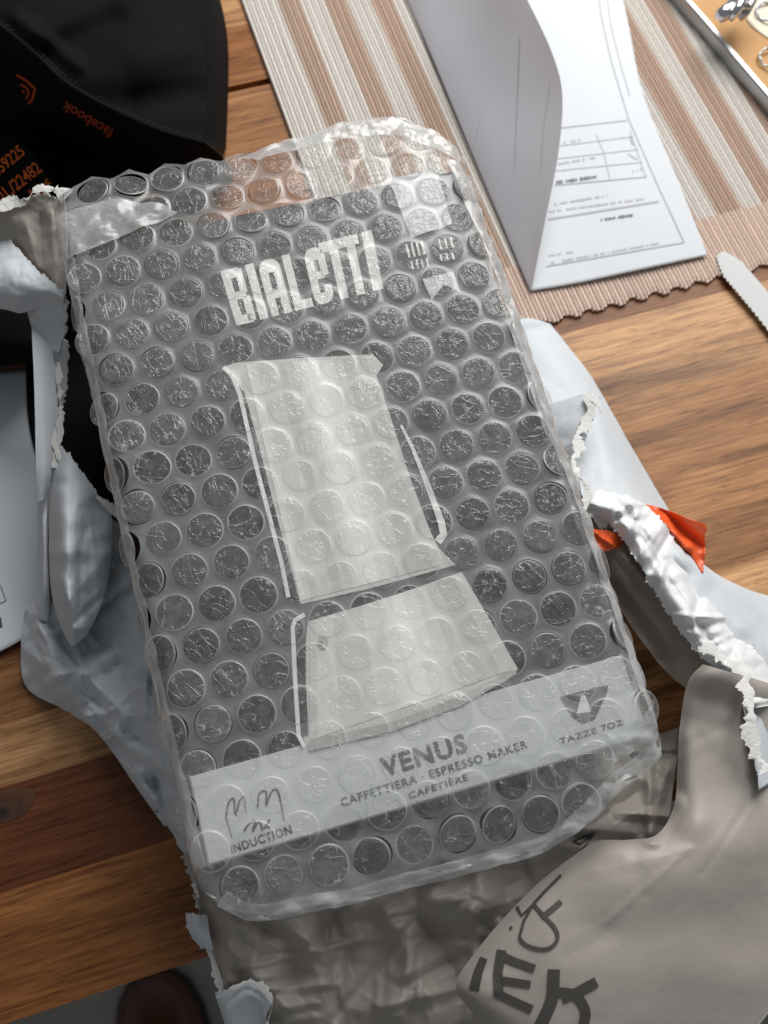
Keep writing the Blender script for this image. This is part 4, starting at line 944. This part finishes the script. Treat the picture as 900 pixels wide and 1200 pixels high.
def vid(p, h):
    k = (round(p.x * 2e5), round(p.y * 2e5))
    if k not in key: key[k] = len(V); V.append(FW(p.x, p.y, h))
    return key[k]
present = {}
for c in cells:
    NPT = len(bpts)
    ring0 = [vid(c + b.normalized() * RB, 0.00012) for b in bpts]
    ring1 = [vid(c + (b.normalized() * RB).lerp(b, 0.5), 0.00002) for b in bpts]
    ring2 = [vid(c + b, -0.00005) for b in bpts]
    for r0, r1 in ((ring0, ring1), (ring1, ring2)):
        for k in range(NPT):
            k2 = (k + 1) % NPT
            f = (r0[k], r1[k], r1[k2], r0[k2])
            if len(set(f)) == 4: F.append(f)
for c in rimcells:
    ctr = clamp_out(c); q0 = len(V); V.append(FW(ctr.x, ctr.y, 0))
    ids = []
    for b in bpts:
        k = (round((c + b).x * 2e5), round((c + b).y * 2e5))
        if k in key: ids.append(key[k])
        else:
            pp = clamp_out(c + b); key[k] = len(V); V.append(FW(pp.x, pp.y, -0.00005)); ids.append(key[k])
    for k in range(len(ids)): F.append((q0, ids[k], ids[(k + 1) % len(ids)]))
link('film', V, F, M_web, wrap, smooth=True)
# air cells: a few crumpled dome shapes shared by all of them
def bubble_mesh(seed):
    rnd = random.Random(seed); NR, NA = 11, 36
    lines = [(rnd.uniform(-.7, .7), rnd.uniform(-.5, .5), rnd.gauss(1.45, .45), rnd.uniform(.35, 1.0), rnd.uniform(.05, .10), rnd.choice((-1, 1, 1))) for _ in range(rnd.randint(4, 7))]
    V, F, mi = [], [], []
    tilt = rnd.uniform(-.0003, .0003), rnd.uniform(-.0003, .0003)
    hgt = rnd.uniform(.00010, .00034)
    def zf_(x, y):
        r = math.hypot(x, y); z = hgt * (1 - min(1, r) ** 5) ** 0.6 if r < 1 else 0
        k = max(0, 1 - r ** 6)
        z += k * (tilt[0] * x + tilt[1] * y) * 1.0
        for (px_, py_, an, ln, w, sg) in lines:
            ux, uy = math.cos(an), math.sin(an); dx, dy = x - px_, y - py_
            al = dx * ux + dy * uy; ac = -dx * uy + dy * ux + .22 * al * al * sg
            if abs(al) < ln: z += k * sg * .00018 * max(0, 1 - abs(ac) / w) * (1 - (al / ln) ** 2)
        z += k * .00016 * noise.noise(Vector((x * 2.1 + seed * 3, y * 2.1, seed))) + k * .00012 * noise.noise(Vector((x * 6 + seed * 3, y * 6, seed)))
        return z
    V.append((0, 0, zf_(0, 0)))
    rr_ = [.12, .25, .38, .51, .63, .74, .83, .90, .955, 1.0, 1.035]
    for q in range(NR):
        for k in range(NA):
            a = math.tau * (k + .5 * (q % 2)) / NA; x, y = rr_[q] * math.cos(a), rr_[q] * math.sin(a)
            V.append((x * RB, y * RB, zf_(x, y) + (0.0 if q < NR - 1 else -.0003)))
    for k in range(NA): F.append((0, 1 + k, 1 + (k + 1) % NA)); mi.append(0)
    for q in range(NR - 1):
        for k in range(NA):
            a, b = 1 + q * NA + k, 1 + q * NA + (k + 1) % NA
            F.append((a, a + NA, b + NA, b)); mi.append(1 if q >= NR - 3 else 0)
    me = bpy.data.meshes.new('bubble'); me.from_pydata(V, [], F); me.materials.append(M_cell); me.materials.append(M_rimfilm)
    me.polygons.foreach_set('material_index', mi); me.polygons.foreach_set('use_smooth', [True] * len(F)); me.update()
    return me
BM = [bubble_mesh(s) for s in range(16)]
rb = random.Random(5)
cells.sort(key=lambda c: max(abs(c.x) / .09, abs(c.y) / .13))
for n_, c in enumerate(cells[:300]):
    e = 0.002
    p = FW(c.x, c.y, 0.0002); tu = (FW(c.x + e, c.y) - FW(c.x - e, c.y)).normalized(); tv_ = (FW(c.x, c.y + e) - FW(c.x, c.y - e)).normalized()
    nz = tu.cross(tv_).normalized(); tv_ = nz.cross(tu)
    o = bpy.data.objects.new('bubble', rb.choice(BM)); COL.objects.link(o); attach(o, wrap)
    s = rb.uniform(.95, 1.03); ang = rb.uniform(-.5, .5) + (math.pi if rb.random() < .5 else 0)
    flat = rb.choice((1, 1, .8, .5, 1.3))
    m = Matrix(((tu.x, tv_.x, nz.x, p.x), (tu.y, tv_.y, nz.y, p.y), (tu.z, tv_.z, nz.z, p.z), (0, 0, 0, 1))) @ Matrix.Rotation(ang, 4, 'Z') @ Matrix.Diagonal((s * rb.uniform(.96, 1.04), s * rb.uniform(.95, 1.03), s * flat, 1))
    o.matrix_basis = m
print('cells', len(cells))
# folded, doubled film: top left tape-like fold, frayed right edge and the flap rim
def film_fold(rows, nu, nv, amp, seed, name='film_fold'):
    fine = []; cols = [spline(r, nu) for r in rows]
    V = []; F = []
    g = [spline([c[k] for c in cols], nv) for k in range(nu)]
    for j in range(nv):
        for i in range(nu):
            u, v, h = g[i][j]; p = Vector((u, v, h)); w = FW(u, v, h)
            w = w + MB3 @ Vector((0.4 * amp * turb(p, 160, seed + 9), 0.4 * amp * turb(p, 150, seed + 4), amp * turb(p, 130, seed) + amp * .8 * (crumple(p, 170, seed) - .3)))
            V.append(w)
    for j in range(nv - 1):
        for i in range(nu - 1): a = j * nu + i; F.append((a, a + 1, a + nu + 1, a + nu))
    return link(name, V, F, M_fold, wrap, smooth=True)
film_fold([[(-.078, .1180, .0014), (-.064, .1185, .0014), (-.050, .1180, .0014), (-.036, .1140, .0014)], [(-.079, .1090, .0018), (-.066, .1085, .002), (-.052, .1085, .002), (-.034, .1105, .002)], [(-.080, .098, .0012), (-.066, .1000, .0014), (-.052, .1035, .0014), (-.032, .1085, .0014)]], 60, 40, .0004, 3)
film_fold([[(-.005, .1285, .001), (.030, .1335, .001), (.050, .1335, .0012), (.066, .1240, .001), (.078, .1105, .0)], [(.0, .1240, .0014), (.028, .1260, .0016), (.046, .1250, .0016), (.060, .1175, .0016), (.071, .1090, .001)]], 90, 20, .0005, 5)
film_fold([[(.0665, .108, .0016), (.072, .108, .0012), (.082, .106, .001)], [(.0695, .06, .0016), (.074, .06, .0012), (.084, .06, .001)], [(.0700, .0, .0016), (.074, .0, .0012), (.084, .0, .001)], [(.0705, -.05, .0014), (.074, -.05, .001), (.084, -.05, .001)], [(.0710, -.10, .0012), (.074, -.10, .001), (.080, -.10, .001)]], 24, 150, .0006, 7)
# the film goes on down both long sides of the carton
for sgn in (-1, 1):
    V = []; F = []; nu_, nv_ = 14, 70
    for j in range(nv_):
        for i in range(nu_):
            u = sgn * lerp(.086, .134, i / (nu_ - 1)); v = lerp(-.104, .104, j / (nv_ - 1))
            p = FW(u, v, 0.0); k = noise.noise(Vector((u * 150, v * 150, 4))) * .0008
            V.append(p + MB3 @ Vector((sgn * (k - .0004), 0, 0)))
    for j in range(nv_ - 1):
        for i in range(nu_ - 1): a = j * nu_ + i; F.append((a, a + 1, a + nu_ + 1, a + nu_))
    link('side_film', V, F, M_web, wrap, smooth=True)
film_fold([[(-.066, -.1135, .0004), (-.056, -.1205, .0006), (-.020, -.1235, .0008), (.030, -.1240, .0008), (.052, -.1150, .0006), (.074, -.1040, .0004)], [(-.070, -.1165, .0), (-.058, -.1250, .0), (-.020, -.1285, .0), (.031, -.1290, .0), (.056, -.1190, .0), (.080, -.1070, .0)]], 120, 16, .0008, 11)
film_fold([[(-.0700, .10, .0012), (-.074, .10, .001), (-.082, .10, .001)], [(-.0710, .05, .0012), (-.074, .05, .001), (-.084, .05, .001)], [(-.0715, -.02, .0012), (-.074, -.02, .001), (-.084, -.02, .001)], [(-.0700, -.105, .0012), (-.073, -.105, .001), (-.080, -.105, .001)]], 20, 150, .0007, 12)
film_fold([[(.056, -.100, .0012), (.066, -.099, .0012), (.076, -.096, .001)], [(.056, -.110, .0014), (.064, -.1075, .0012), (.078, -.104, .0)]], 30, 20, .0008, 13)
